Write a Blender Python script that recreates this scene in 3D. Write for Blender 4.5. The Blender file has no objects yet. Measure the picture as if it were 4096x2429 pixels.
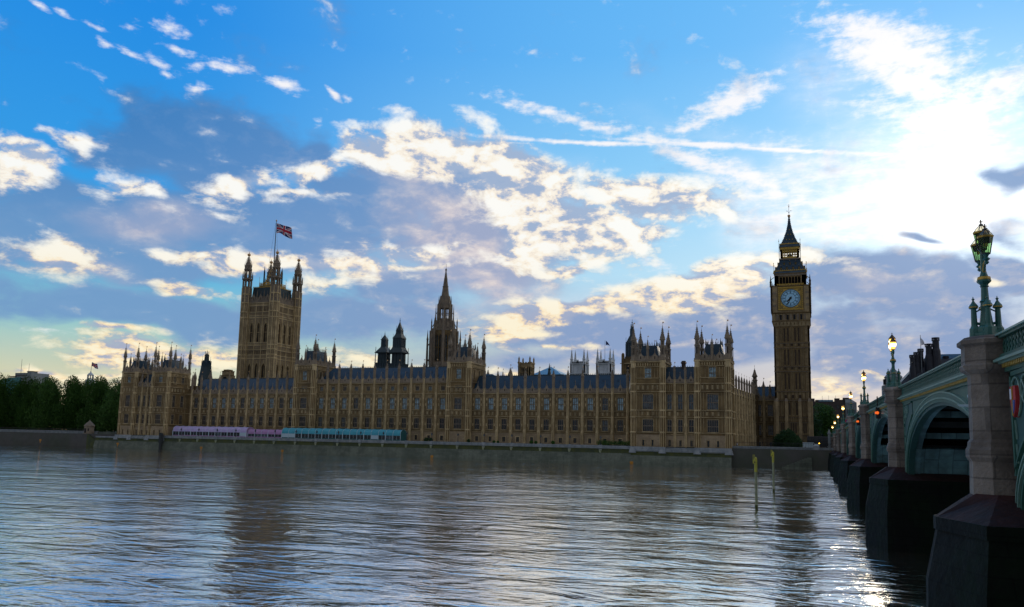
import bpy, math, random
from mathutils import Vector, Matrix
random.seed(7)
SC = bpy.context.scene
COL = SC.collection
R = math.radians
PI = math.pi

# ------------------------------------------------------------------ camera
YAW, PITCH, ROLL = R(21.1847), R(7.1216), 0.0203
fwd = Vector((-math.sin(YAW)*math.cos(PITCH), math.cos(YAW)*math.cos(PITCH), math.sin(PITCH)))
r0 = Vector((math.cos(YAW), math.sin(YAW), 0)); u0 = r0.cross(fwd)
rt = r0*math.cos(ROLL) + u0*math.sin(ROLL); up = -r0*math.sin(ROLL) + u0*math.cos(ROLL)
cd = bpy.data.cameras.new('camera'); cam = bpy.data.objects.new('camera', cd); COL.objects.link(cam)
cd.sensor_width = 36; cd.lens = 3124/4096*36; cd.shift_y = 150.5/4096
cd.clip_start = 0.2; cd.clip_end = 20000
m = Matrix((rt, up, -fwd)).transposed().to_4x4(); m.translation = Vector((0, 0, 8)); cam.matrix_world = m
SC.camera = cam
SC.view_settings.view_transform = 'Standard'; SC.view_settings.look = 'None'
SC.view_settings.exposure = 0.0; SC.view_settings.gamma = 1
SC.cycles.max_bounces = 6; SC.cycles.use_denoising = True; SC.cycles.use_adaptive_sampling = True; SC.cycles.adaptive_threshold = 0.02

# ------------------------------------------------------------------ node helpers
class NT:
    def __init__(s, tree): s.t = tree; s.n = tree.nodes; s.l = tree.links
    def new(s, typ, **kw):
        n = s.n.new(typ)
        for k, v in kw.items(): setattr(n, k, v)
        return n
    def put(s, sock, v):
        if isinstance(v, bpy.types.NodeSocket): s.l.new(v, sock)
        elif v is not None: sock.default_value = v
    def math(s, op, a, b=None, c=None, clamp=False):
        n = s.new('ShaderNodeMath', operation=op, use_clamp=clamp)
        for i, v in enumerate((a, b, c)):
            if v is not None: s.put(n.inputs[i], v)
        return n.outputs[0]
    def vm(s, op, a, b=None, scale=None):
        n = s.new('ShaderNodeVectorMath', operation=op)
        s.put(n.inputs[0], a)
        if b is not None: s.put(n.inputs[1], b)
        if scale is not None: s.put(n.inputs['Scale'], scale)
        return n.outputs[1] if op in ('DOT_PRODUCT', 'LENGTH') else n.outputs[0]
    def noise(s, vec, scale, detail=4, rough=.55, out=0, dist=0):
        n = s.new('ShaderNodeTexNoise'); s.put(n.inputs['Vector'], vec)
        n.inputs['Scale'].default_value = scale; n.inputs['Detail'].default_value = detail
        n.inputs['Roughness'].default_value = rough; n.inputs['Distortion'].default_value = dist
        return n.outputs[out]
    def mix(s, f, a, b, mode='MIX'):
        n = s.new('ShaderNodeMix', data_type='RGBA', blend_type=mode)
        s.put(n.inputs[0], f); s.put(n.inputs[6], a); s.put(n.inputs[7], b)
        return n.outputs[2]
    def ramp(s, f, stops):
        n = s.new('ShaderNodeValToRGB'); s.put(n.inputs[0], f)
        e = n.color_ramp.elements
        while len(e) < len(stops): e.new(0.5)
        for i, (p, c) in enumerate(stops):
            e[i].position = p; e[i].color = tuple(c)+(1,) if len(c) == 3 else c
        return n.outputs[0]
    def sstep(s, v, a, b):
        n = s.new('ShaderNodeMapRange', interpolation_type='SMOOTHSTEP'); s.put(n.inputs[0], v)
        n.inputs[1].default_value = a; n.inputs[2].default_value = b
        return n.outputs[0]
    def comb(s, x, y, z):
        n = s.new('ShaderNodeCombineXYZ')
        for i, v in enumerate((x, y, z)): s.put(n.inputs[i], v)
        return n.outputs[0]

# ------------------------------------------------------------------ sky
SUN_AZ, SUN_EL = R(9.5), R(16.0)          # azimuth east of the +Y axis, behind the cloud bank
sund = Vector((math.sin(SUN_AZ)*math.cos(SUN_EL), math.cos(SUN_AZ)*math.cos(SUN_EL), math.sin(SUN_EL)))
DARK=[(-2.735,1.885,0.71,0.173,-0.097,0.9),(-2.172,1.645,0.613,0.237,-0.325,0.9),(-4.634,1.955,0.455,0.288,0.154,1.0),(-4.285,1.903,0.642,0.258,-0.014,1.1),(-3.743,1.972,0.234,0.152,0.105,1.0),(-4.796,2.056,0.18,0.179,0.179,0.8),(-4.192,1.726,0.478,0.137,0.115,0.8),(-5.042,1.741,0.368,0.082,0.022,0.8),(-3.923,1.422,1.111,0.212,0.022,1.0),(-5.005,1.292,0.814,0.236,0.126,1.1),(-5.277,1.481,0.427,0.126,0.164,0.7),(-4.526,1.191,0.813,0.164,0.097,0.9),(-3.21,1.626,0.573,0.203,-0.111,0.9),(-2.73,1.742,0.676,0.204,-0.165,1.0),(-2.445,1.491,0.514,0.331,-0.657,1.0),(-2.347,1.257,0.581,0.269,0.017,0.8),(-2.888,1.088,0.606,0.208,0.035,0.8),(-4.828,0.874,0.989,0.134,0.009,1.0),(-4.132,0.81,0.411,0.169,-0.08,1.0),(-3.407,0.826,0.678,0.22,-0.044,0.9),(-2.939,0.848,0.602,0.178,0.034,0.7),(-5.394,1.284,0.272,0.126,0.156,0.6),(-1.61,0.88,0.885,0.15,0.064,0.9),(-1.015,0.732,0.925,0.192,-0.014,1.0),(-0.498,0.9,0.623,0.173,0.075,1.0),(0.362,1.088,0.553,0.191,0.04,1.0),(0.747,0.929,0.619,0.211,-0.073,1.0),(1.12,1.107,0.318,0.152,-0.101,0.9),(0.56,1.048,0.686,0.215,-0.078,1.1),(1.171,1.679,0.204,0.08,-0.004,1.0),(0.731,1.386,0.179,0.041,-0.258,0.8),(0.296,0.626,0.53,0.192,-0.031,0.9),(0.946,0.734,0.471,0.207,-0.057,0.9),(1.197,1.326,0.15,0.125,-0.125,0.5),(-1.969,0.636,0.719,0.12,0.01,0.6),(-2.435,1.135,0.366,0.179,0.024,0.6),(-4.23,0.662,0.16,0.039,0.064,0.6),(0.174,0.795,0.302,0.166,-0.04,0.8)]
BRIGHT=[(-5.478,1.607,0.21,0.137,-0.004,1.0),(-5.261,1.825,0.283,0.065,0.101,0.8),(-5.187,1.777,0.143,0.1,0.189,0.5),(-4.782,1.562,0.307,0.068,0.144,0.7),(-5.225,1.143,0.375,0.116,0.034,0.9),(-4.076,1.644,0.396,0.088,0.159,0.8),(-3.602,1.792,0.326,0.134,0.584,1.0),(-3.396,2.077,0.158,0.064,-0.499,0.9),(-2.832,2.008,0.68,0.189,-0.089,1.6),(-2.177,1.877,0.614,0.235,-0.386,1.5),(-1.771,1.621,0.699,0.25,-0.245,1.5),(-2.013,1.383,0.306,0.238,0.009,0.9),(-1.373,1.531,0.389,0.106,0.078,1.0),(-1.101,1.77,0.706,0.149,-0.216,1.4),(-0.908,1.649,0.176,0.115,-0.043,0.8),(-1.644,1.297,0.422,0.048,0.197,0.9),(-3.716,1.256,1.246,0.057,0.023,1.0),(-4.308,1.048,0.405,0.061,-0.061,1.0),(-3.019,1.377,0.608,0.059,0.095,0.9),(-3.278,1.171,0.476,0.088,-0.034,0.6),(-0.694,1.122,0.824,0.151,0.099,1.3),(-1.551,1.0,0.941,0.101,0.126,1.1),(-2.185,0.857,0.515,0.078,0.101,0.9),(-1.88,0.752,0.481,0.036,-0.043,0.7),(-4.816,0.714,0.348,0.032,0.004,0.9),(-1.981,1.354,0.458,0.178,0.005,0.5),(-4.956,1.587,0.248,0.156,0.157,0.5),(-3.535,1.081,0.261,0.087,0.063,0.6),(-4.532,0.545,0.742,0.126,-0.074,1.15),(-3.391,0.49,1.244,0.07,0.03,1.0),(-4.885,0.361,0.752,0.042,0.052,0.7),(-5.187,0.408,0.614,0.036,0.062,0.8),(-4.327,0.544,0.705,0.072,-0.095,0.9),(-4.638,0.633,0.569,0.071,-0.085,0.8),(-1.016,0.482,0.4,0.035,0.001,0.8),(0.637,0.562,0.301,0.032,0.086,0.8),(0.442,0.513,0.217,0.054,-0.022,0.7),(0.161,0.353,0.492,0.11,-0.006,0.6),(1.027,1.039,0.132,0.026,0.114,0.8),(-2.087,0.484,0.748,0.036,0.014,0.8),(-4.177,1.507,0.276,0.039,0.108,0.5),(-3.706,1.585,0.468,0.04,0.084,0.6),(0.848,0.582,0.136,0.026,0.163,0.9),(-3.898,0.511,0.419,0.086,0.046,0.5),(-3.159,0.469,0.892,0.047,0.029,0.7)]
WHITE=[(-5.387,2.553,0.103,0.03,-0.389,0.9),(-5.238,2.541,0.09,0.025,-0.256,0.9),(-5.086,2.516,0.117,0.023,-0.21,0.7),(-5.041,2.435,0.117,0.038,-0.278,0.9),(-4.876,2.405,0.17,0.036,-0.29,0.9),(-4.722,2.4,0.123,0.063,-0.332,0.9),(-4.652,2.338,0.1,0.037,-0.303,0.8),(-4.638,2.641,0.158,0.075,0.037,0.9),(-4.53,2.633,0.107,0.063,0.03,0.8),(-4.891,2.574,0.103,0.024,0.218,0.6),(-4.573,2.505,0.194,0.052,-0.149,0.9),(-4.46,2.43,0.109,0.05,0.176,0.8),(-4.228,2.445,0.222,0.057,-0.006,1.1),(-4.41,2.485,0.138,0.035,0.174,0.7),(-4.443,2.279,0.124,0.063,0.33,1.0),(-3.869,2.384,0.199,0.06,-0.164,1.0),(-3.502,2.375,0.083,0.035,-0.649,1.0),(-3.396,2.357,0.075,0.033,-0.059,0.8),(-3.644,2.181,0.059,0.054,0.111,0.7),(-3.299,2.23,0.151,0.033,0.087,0.4),(-3.11,2.221,0.107,0.028,0.076,0.5),(-1.686,2.299,0.918,0.061,-0.287,0.95),(-2.127,2.386,0.5,0.05,-0.182,0.75),(-0.772,1.99,0.807,0.094,-0.438,1.1),(-0.342,1.8,0.614,0.093,-0.525,1.1),(-0.503,2.384,0.464,0.123,0.306,1.25),(-0.71,2.266,0.447,0.073,0.326,0.95),(-0.272,2.427,0.25,0.053,0.047,1.1),(0.062,1.466,0.685,0.161,-0.615,0.6),(-1.192,1.353,0.59,0.088,-0.505,0.7),(0.498,2.634,0.65,0.144,-0.293,1.2),(0.619,2.491,0.668,0.167,-0.426,1.4),(0.687,2.331,0.595,0.167,-0.52,1.3),(0.556,2.203,0.544,0.149,-0.339,0.9),(0.919,2.118,0.516,0.23,0.376,1.1),(1.177,2.19,0.371,0.198,0.366,1.0),(1.029,1.975,0.442,0.223,-0.183,0.8),(0.672,2.007,0.564,0.153,-0.164,0.5),(-0.194,2.115,0.798,0.108,-0.121,0.45),(0.075,1.9,0.764,0.134,-0.124,0.5),(0.322,2.846,0.418,0.024,-0.186,0.5),(-0.925,1.347,0.719,0.174,-0.47,0.4),(-1.191,1.117,0.47,0.147,-0.364,0.4),(-0.345,1.606,0.331,0.112,-0.072,0.5),(-5.026,1.846,0.372,0.102,0.085,0.6),(-5.113,1.74,0.293,0.127,0.177,0.5),(-5.014,1.694,0.297,0.077,0.167,0.5),(-5.463,1.323,0.2,0.174,0.165,0.5),(-4.284,1.494,0.273,0.055,0.113,0.5),(-3.622,1.621,0.352,0.113,0.083,0.5),(-3.123,1.69,0.181,0.058,0.064,0.5),(-3.344,1.928,0.271,0.113,0.079,0.35),(-5.251,0.636,0.464,0.041,0.086,0.5),(-5.131,0.542,0.623,0.031,0.033,0.35)]
VEIL=[(-0.039,1.721,0.675,0.303,-0.103,0.85),(0.582,1.631,0.949,0.396,-0.137,1.0),(1.118,1.935,0.265,0.221,-0.181,0.8),(-0.045,1.474,0.67,0.25,-0.086,0.8),(-1.435,1.821,0.983,0.173,-0.205,0.35),(-0.336,2.074,0.969,0.135,-0.197,0.3),(0.223,2.328,0.434,0.406,-0.786,0.35),(-1.37,1.03,1.097,0.149,0.083,0.45),(-4.268,0.435,1.403,0.139,0.042,0.25)]
CONTRAIL=[(-1.622,2.14,1.259,0.025,-0.048,1.3),(-0.771,2.1,0.961,0.033,-0.105,1.3),(-0.252,2.028,1.1,0.022,-0.154,1.2),(-2.152,2.134,0.777,0.014,-0.003,0.9)]
WARM=[(-2.504,1.4,0.698,0.389,-0.489,1.1),(-2.161,1.142,0.518,0.209,0.012,0.9),(-4.693,1.388,0.688,0.134,0.119,0.6),(-3.193,1.249,0.601,0.147,0.049,0.6),(-5.058,1.074,0.488,0.131,0.117,0.5),(0.257,0.985,0.397,0.11,-0.058,0.35),(-2.883,1.762,0.366,0.116,-0.117,0.5)]

W = bpy.data.worlds.new('World'); SC.world = W; W.use_nodes = True
W.cycles.sampling_method = 'MANUAL'; W.cycles.sample_map_resolution = 512
w = NT(W.node_tree); w.n.clear()
geo = w.new('ShaderNodeTexCoord').outputs['Generated']
dirv = w.vm('NORMALIZE', geo)
sep = w.new('ShaderNodeSeparateXYZ'); w.put(sep.inputs[0], dirv); dx, dy, dz = sep.outputs
az = w.math('MULTIPLY', w.math('ARCTAN2', dx, dy), 18/PI)      # tens of degrees
el = w.math('MULTIPLY', w.math('ARCSINE', dz), 18/PI)
ae = w.comb(az, el, 0.0)
elc = w.math('MAXIMUM', el, 0.0)
# noise coordinates: clouds get flatter towards the horizon
ncoord = w.comb(az, w.math('MULTIPLY', w.math('POWER', w.math('ADD', elc, .30), .72), 3.0), 0.0)
warpc = w.noise(ncoord, 1.0, 3, .5, out=1)
warp = w.vm('SCALE', w.vm('SUBTRACT', warpc, (.5, .5, .5)), scale=.95)
warp = w.vm('MULTIPLY', warp, (1.0, .55, 0))
aew = w.vm('ADD', ae, warp)
def field(coord, blobs):
    acc = None
    for (a, e, ra, re, rot, amp) in blobs:
        mp = w.new('ShaderNodeMapping', vector_type='TEXTURE')
        w.put(mp.inputs[0], coord); mp.inputs[1].default_value = (a, e, 0)
        mp.inputs[2].default_value = (0, 0, rot); mp.inputs[3].default_value = (ra*1.35, re*1.45, 1)
        g = w.new('ShaderNodeTexGradient', gradient_type='SPHERICAL'); w.put(g.inputs[0], mp.outputs[0])
        v = w.math('MULTIPLY', g.outputs[1], amp)
        acc = v if acc is None else w.math('MAXIMUM', acc, v)
    return acc
n_big = w.noise(ncoord, 1.5, 6, .58)
n_mid = w.noise(ncoord, 2.9, 7, .60, dist=.2)
n_shift = w.noise(w.vm('ADD', ncoord, (-.08, -.10, 0)), 2.9, 7, .60, dist=.2)
n_fine = w.noise(ncoord, 11, 4, .6)
streak_c = w.new('ShaderNodeMapping'); w.put(streak_c.inputs[0], ae)
streak_c.inputs[2].default_value = (0, 0, R(18)); streak_c.inputs[3].default_value = (1.4, 6.5, 1)
n_streak = w.noise(streak_c.outputs[0], 1.7, 8, .65, dist=.6)
fD = field(aew, DARK); fB = field(aew, BRIGHT)
wwarp = w.vm('ADD', ae, w.vm('MULTIPLY', warp, (.3, .22, 0)))
fW = w.math('MAXIMUM', field(wwarp, WHITE), field(w.vm('ADD', ae, w.vm('MULTIPLY', warp, (.04, .035, 0))), CONTRAIL))
# outside the photographed arc: general broken cloud
away = w.sstep(w.math('ABSOLUTE', w.math('ADD', az, 2.1)), 4.2, 6.5)
fD = w.math('MAXIMUM', fD, w.math('MULTIPLY', away, .42))
# base colour from elevation and from closeness to the sun
sdot = w.vm('DOT_PRODUCT', dirv, tuple(sund))
near = w.sstep(sdot, .58, .985)
base_far = w.ramp(w.math('MULTIPLY', elc, .125), [(0.0, (.86, .62, .34)), (.045, (.66, .66, .46)), (.085, (.34, .62, .62)), (.13, (.11, .48, .76)), (.2, (.035, .36, .85)), (.34, (.013, .28, .84)), (1, (.012, .20, .66))])
base_near = w.ramp(w.math('MULTIPLY', elc, .125), [(0.0, (.60, .46, .42)), (.10, (.50, .58, .70)), (.15, (.50, .78, .96)), (.23, (.28, .66, 1.0)), (.34, (.14, .52, 1.0)), (1, (.06, .38, .96))])
base = w.mix(near, base_far, base_near)
nish = w.new('ShaderNodeTexSky', sky_type='NISHITA', sun_disc=False, sun_elevation=SUN_EL, sun_rotation=SUN_AZ)
nish.altitude = 20; nish.air_density = 1.0; nish.dust_density = .6; nish.ozone_density = 2.5
nsk = w.mix(1.0, nish.outputs[0], (.06, .06, .06, 1), 'MULTIPLY')
base = w.mix(.10, base, nsk)
# thin white cirrus
k = w.math('ADD', fW, w.math('ADD', w.math('MULTIPLY', w.math('SUBTRACT', w.mix(.35, n_streak, n_mid), .5), 1.9), w.math('MULTIPLY', w.math('SUBTRACT', n_fine, .5), 1.1)))
mW = w.sstep(k, .34, 1.15)
col = w.mix(w.math('MULTIPLY', mW, .93), base, (.97, .95, .96, 1))
# soft bright veil spread round the hidden sun, thickened and thinned by the streaks
vl = field(w.vm('ADD', ae, w.vm('MULTIPLY', warp, (1.2, 1.2, 0))), VEIL)
vl = w.math('MULTIPLY', w.sstep(vl, 0.0, .75), w.math('ADD', .30, w.math('MULTIPLY', w.sstep(w.math('ADD', w.mix(.5, n_streak, n_mid), w.math('MULTIPLY', w.math('SUBTRACT', n_fine, .5), .25)), .34, .64), .70)))
col = w.mix(vl, col, (.97, .97, .99, 1))
# grey-blue cloud masses
k = w.math('ADD', fD, w.math('ADD', w.math('MULTIPLY', w.math('SUBTRACT', n_big, .5), .9), w.math('MULTIPLY', w.math('SUBTRACT', n_mid, .5), .7)))
mD = w.sstep(k, .04, .52)
dcol = w.mix(w.sstep(sdot, .5, .97), (.045, .205, .51, 1), (.17, .32, .58, 1))
dcol = w.mix(w.sstep(elc, 2.2, .9), dcol, w.mix(w.sstep(sdot, .5, .95), (.17, .33, .58, 1), (.24, .34, .56, 1)))
lit = w.math('MULTIPLY', w.math('SUBTRACT', n_mid, n_shift), 3.2)
dlit = w.math('MULTIPLY', w.math('ADD', w.math('MULTIPLY', w.sstep(n_mid, .45, .85), .32), w.math('MULTIPLY', lit, .35), clamp=True), w.math('ADD', .35, w.math('MULTIPLY', w.sstep(sdot, .6, .95), .9)))
dcol = w.mix(dlit, dcol, w.mix(w.sstep(sdot, .5, .97), (.34, .50, .72, 1), (.80, .68, .60, 1)))
col = w.mix(w.math('MULTIPLY', mD, .94), col, dcol)
# warm grey body of the middle bank
fM = field(aew, WARM)
mM = w.sstep(w.math('ADD', fM, w.math('MULTIPLY', w.math('SUBTRACT', n_big, .5), .8)), .10, .75)
col = w.mix(w.math('MULTIPLY', mM, .80), col, w.mix(w.sstep(n_mid, .40, .66), (.38, .42, .58, 1), (.78, .68, .66, 1)))
# sunlit cream cloud
k = w.math('ADD', fB, w.math('ADD', w.math('MULTIPLY', w.math('SUBTRACT', n_mid, .5), .95), w.math('MULTIPLY', w.math('SUBTRACT', n_big, .5), .15)))
k = w.math('ADD', k, w.math('MULTIPLY', lit, .30))
mB = w.sstep(k, .16, .74)
bsh = w.mix(.35, w.math('ADD', w.math('ADD', n_mid, lit), w.math('MULTIPLY', w.math('SUBTRACT', n_fine, .5), .35)), n_big)
bhi = w.ramp(bsh, [(.30, (.36, .46, .64)), (.42, (.62, .62, .67)), (.50, (.92, .83, .72)), (.58, (1.0, .92, .78)), (.72, (1, .99, .94))])
blo = w.ramp(bsh, [(.34, (.38, .42, .56)), (.44, (.74, .62, .52)), (.54, (1.0, .80, .50)), (.68, (1, .90, .66))])
bcol = w.mix(w.sstep(elc, 1.5, .7), bhi, blo)
col = w.mix(w.math('MULTIPLY', mB, .95), col, bcol)
# glare of the sun through thin cloud
glow = w.math('POWER', w.math('MAXIMUM', sdot, 0.0), 42)
glow2 = w.math('POWER', w.math('MAXIMUM', sdot, 0.0), 260)
gmask = w.math('SUBTRACT', 1.0, w.math('MULTIPLY', mD, .86))
gl = w.math('MULTIPLY', w.math('ADD', w.math('MULTIPLY', glow, .16), w.math('MULTIPLY', glow2, .45)), gmask)
glc = w.vm('SCALE', (1.0, .93, .84), scale=gl)
col = w.mix(1.0, col, glc, 'ADD')
rearc = w.mix(w.sstep(n_big, .35, .65), (.46, .48, .54, 1), (.82, .72, .58, 1))  # unseen sky behind the camera, coloured to light the facade
back = w.sstep(dy, .25, -.75)
rearc = w.mix(w.math('MULTIPLY', back, .62), rearc, (.02, .02, .025, 1))  # dimmed towards the back so walls turned to the camera stay darker
col = w.mix(w.math('MULTIPLY', away, .75), col, rearc)
bg = w.new('ShaderNodeBackground'); w.put(bg.inputs[0], col); bg.inputs[1].default_value = 1.0
wo = w.new('ShaderNodeOutputWorld'); w.l.new(bg.outputs[0], wo.inputs[0])

sl = bpy.data.lights.new('sun', 'SUN'); sl.energy = .7; sl.angle = R(12); sl.color = (1, .86, .66)
so = bpy.data.objects.new('sun', sl); COL.objects.link(so)
so.rotation_euler = (-sund).to_track_quat('-Z', 'Y').to_euler()

# ------------------------------------------------------------------ materials
def mat(name, color, rough=.8, metal=0., var=.0, vscale=1., color2=None, bump=0., bscale=8., emit=None, estr=0., brick=None, spec=.5, detail=5, streak=0.):
    M = bpy.data.materials.new(name); M.use_nodes = True
    t = NT(M.node_tree); b = t.n['Principled BSDF']
    b.inputs['Roughness'].default_value = rough; b.inputs['Metallic'].default_value = metal
    b.inputs['Specular IOR Level'].default_value = spec
    c4 = tuple(color)+(1,)
    oc = t.new('ShaderNodeNewGeometry').outputs['Position']
    c = None
    if var or color2:
        n = t.noise(oc, vscale, detail, .62)
        c2 = tuple(color2)+(1,) if color2 else tuple(max(0, x*(1-var)) for x in color)+(1,)
        f = t.sstep(n, .36, .64)
        c = t.mix(f, c4, c2)
        n2 = t.noise(oc, vscale*9, 3, .6)
        c = t.mix(t.math('MULTIPLY', t.sstep(n2, .35, .75), .35), c, tuple(x*.55 for x in color)+(1,))
    if streak:
        mp = t.new('ShaderNodeMapping'); t.put(mp.inputs[0], oc); mp.inputs[3].default_value = (1.2, 1.2, .12)
        n3 = t.noise(mp.outputs[0], 1.1, 5, .65)
        c = t.mix(t.math('MULTIPLY', t.sstep(n3, .45, .75), streak), c if c is not None else c4, tuple(x*.35 for x in color)+(1,))
    if brick:
        bt = t.new('ShaderNodeTexBrick'); sx = t.new('ShaderNodeSeparateXYZ'); t.put(sx.inputs[0], oc)
        if brick[2][0]: vec = t.comb(t.math('ADD', sx.outputs[0], t.math('MULTIPLY', sx.outputs[1], .73)), sx.outputs[2], 0.0)
        else: vec = t.comb(sx.outputs[1], sx.outputs[0], 0.0)
        t.put(bt.inputs[0], vec); bt.inputs['Scale'].default_value = 1
        bt.inputs['Brick Width'].default_value = brick[0]; bt.inputs['Row Height'].default_value = brick[1]
        bt.inputs['Mortar Size'].default_value = .02*brick[1]/.5
        bt.inputs[1].default_value = (1, 1, 1, 1); bt.inputs[2].default_value = (.78, .78, .78, 1); bt.inputs[3].default_value = (.45, .45, .45, 1)
        c = t.mix(.8, c if c is not None else c4, bt.outputs[0], 'MULTIPLY')
    if c is not None: t.put(b.inputs['Base Color'], c)
    else: b.inputs['Base Color'].default_value = c4
    if bump:
        bn = t.new('ShaderNodeBump'); bn.inputs['Strength'].default_value = bump; bn.inputs['Distance'].default_value = .1
        t.put(bn.inputs['Height'], t.noise(oc, bscale, 4)); t.put(b.inputs['Normal'], bn.outputs[0])
    if emit:
        b.inputs['Emission Color'].default_value = tuple(emit)+(1,); b.inputs['Emission Strength'].default_value = estr
    return M
VERT = (PI/2, 0, 0)
M = {}
VERT0 = (PI/2, 0, 0)
M['stone'] = mat('relief_shade_limestone', (.25, .165, .064), .88, var=.5, vscale=.22, color2=(.14, .09, .036), bump=.6, bscale=2.5, streak=.35)  # limestone darkened so its colour holds the recess shade of the carved relief
M['ashlar'] = mat('plain_pinkish_ashlar', (.46, .34, .20), .88, color2=(.34, .245, .14), vscale=.3, bump=.4, bscale=3, brick=(1.1, .5, VERT0), streak=.3)
M['rib'] = mat('mid_tone_limestone', (.50, .375, .195), .86, color2=(.26, .19, .095), vscale=.35, bump=.4, bscale=4, streak=.3)
M['parapet'] = mat('weathered_parapet_stone', (.34, .265, .18), .88, color2=(.24, .185, .125), vscale=.4, bump=.5, bscale=3, streak=.3)
M['trim'] = mat('pale_limestone', (.72, .55, .29), .85, color2=(.45, .33, .165), vscale=.30, bump=.4, bscale=4, streak=.3)
M['spire'] = mat('grey_stone', (.30, .235, .16), .88, color2=(.20, .16, .12), vscale=.5, bump=.5, bscale=3, streak=.4)
M['abbey'] = mat('white_stone', (.74, .77, .78), .85, color2=(.58, .61, .62), vscale=.25, bump=.4, bscale=2, streak=.5)
M['towerstone'] = mat('tan_tower_stone', (.36, .265, .145), .88, color2=(.24, .175, .095), vscale=.3, bump=.5, bscale=2, streak=.35)
M['rust'] = mat('brown_stone', (.44, .325, .17), .88, color2=(.29, .21, .11), vscale=.5, bump=.4, bscale=3)
M['slate'] = mat('iron_roof_tiles', (.006, .050, .090), .5, color2=(.004, .034, .062), vscale=.4, bump=.5, bscale=5, brick=(.9, .55, VERT0))
M['iron'] = mat('dark_iron', (.022, .045, .055), .6, color2=(.03, .06, .07), vscale=1)
M['leadroof'] = mat('lead_roof', (.05, .09, .12), .5, color2=(.03, .06, .09), vscale=.6, bump=.3)
M['gold'] = mat('gilding', (.66, .42, .07), .45, .4, color2=(.45, .28, .05), vscale=2)
M['vane'] = mat('gilded_vane', (.75, .45, .2), .4, .4)
M['glassd'] = mat('dark_window_glass', (.012, .018, .024), .12, color2=(.035, .045, .05), vscale=.9, bump=.15, bscale=1.2)
M['glassl'] = mat('blind_and_sky_tinted_glass', (.46, .66, .72), .18, color2=(.16, .24, .27), vscale=.9, bump=.1, bscale=1.2)  # pale teal puts the reflected sky into the colour, along with blinds
M['glassm'] = mat('grey_window_glass', (.10, .14, .16), .12, color2=(.03, .04, .05), vscale=1.3, bump=.1, bscale=1.2)
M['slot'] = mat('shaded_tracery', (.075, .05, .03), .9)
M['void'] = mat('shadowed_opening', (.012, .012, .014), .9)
M['wallstone'] = mat('embankment_stone', (.19, .21, .155), .9, color2=(.11, .13, .095), vscale=.18, bump=.6, bscale=1.5, brick=(1.6, .55, VERT), streak=.55)
M['algae'] = mat('algae_stained_stone', (.085, .095, .025), .92, color2=(.045, .06, .03), vscale=.35, bump=.6, bscale=2)
M['wallcap'] = mat('parapet_granite', (.34, .36, .36), .85, color2=(.22, .25, .26), vscale=.8, bump=.4, bscale=3, streak=.4)
M['granite'] = mat('pier_granite', (.28, .235, .19), .8, color2=(.15, .12, .095), vscale=.7, bump=.5, bscale=9, streak=.55, brick=(3.4, .78, VERT))
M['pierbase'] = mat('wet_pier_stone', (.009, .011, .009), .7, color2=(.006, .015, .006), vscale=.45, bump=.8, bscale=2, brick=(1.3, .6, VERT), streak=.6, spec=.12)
M['hood'] = mat('red_granite_cutwater', (.055, .024, .021), .75, color2=(.03, .018, .016), vscale=.7, bump=.6, bscale=3, streak=.4, spec=.15)
M['green'] = mat('bridge_green_paint', (.052, .155, .11), .45, color2=(.042, .125, .09), vscale=.6, streak=.3)
M['greend'] = mat('bridge_dark_green_paint', (.03, .105, .09), .5, color2=(.025, .085, .075), vscale=.9, streak=.3)
M['greenl'] = mat('bridge_pale_green_and_shine', (.24, .40, .32), .35, color2=(.17, .30, .245), vscale=.9)  # pale tracery paint; on rails and cornice it holds the painted highlight
M['lampgreen'] = mat('lamp_green_paint', (.03, .15, .125), .4, color2=(.02, .11, .09), vscale=2)
M['steel'] = mat('underside_iron', (.035, .05, .05), .8, color2=(.025, .035, .035), vscale=1)
M['plate'] = mat('teal_arch_plate', (.20, .40, .42), .6, color2=(.08, .155, .16), vscale=.5, brick=(2.2, .9, (0, 0, 0)), streak=.3)
M['asphalt'] = mat('asphalt', (.05, .05, .05), .9, var=.3, vscale=2)
M['ground'] = mat('paved_ground', (.09, .085, .075), .95, color2=(.06, .07, .045), vscale=.05)
M['bark'] = mat('bark', (.06, .045, .03), .95, var=.4, vscale=2)
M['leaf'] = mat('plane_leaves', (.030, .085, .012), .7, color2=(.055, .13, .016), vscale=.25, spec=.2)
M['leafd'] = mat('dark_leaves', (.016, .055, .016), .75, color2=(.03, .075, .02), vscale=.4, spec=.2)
M['leafm'] = mat('mid_green_leaves', (.03, .095, .012), .7, color2=(.05, .13, .015), vscale=.3, spec=.2)  # mid green for the street tree, hedge and shrubs
M['tentl'] = mat('lilac_canvas', (.56, .44, .70), .7, color2=(.46, .38, .62), vscale=.6)
M['tentp'] = mat('pink_canvas', (.50, .27, .50), .7, color2=(.42, .23, .42), vscale=.6)
M['tentt'] = mat('turquoise_canvas', (.07, .40, .50), .7, color2=(.055, .33, .42), vscale=.6)
M['tentg'] = mat('green_canvas_end', (.02, .12, .12), .7)
M['white'] = mat('white_frame_paint', (.5, .62, .66), .6)
M['yellow'] = mat('yellow_pile_paint', (.50, .46, .04), .6, color2=(.36, .35, .05), vscale=1.2)
M['yellowg'] = mat('weathered_pale_pile', (.33, .34, .20), .7, color2=(.22, .25, .13), vscale=2, streak=.5)
M['orange'] = mat('orange_marker', (.50, .22, .02), .7)
M['wood'] = mat('dark_wet_timber', (.03, .035, .035), .85)
M['brickdk'] = mat('dark_brick', (.10, .075, .065), .9, color2=(.07, .055, .05), vscale=.3, bump=.3)
M['bronze'] = mat('dark_bronze', (.028, .032, .042), .5, .3, color2=(.02, .02, .028), vscale=.8)
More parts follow.
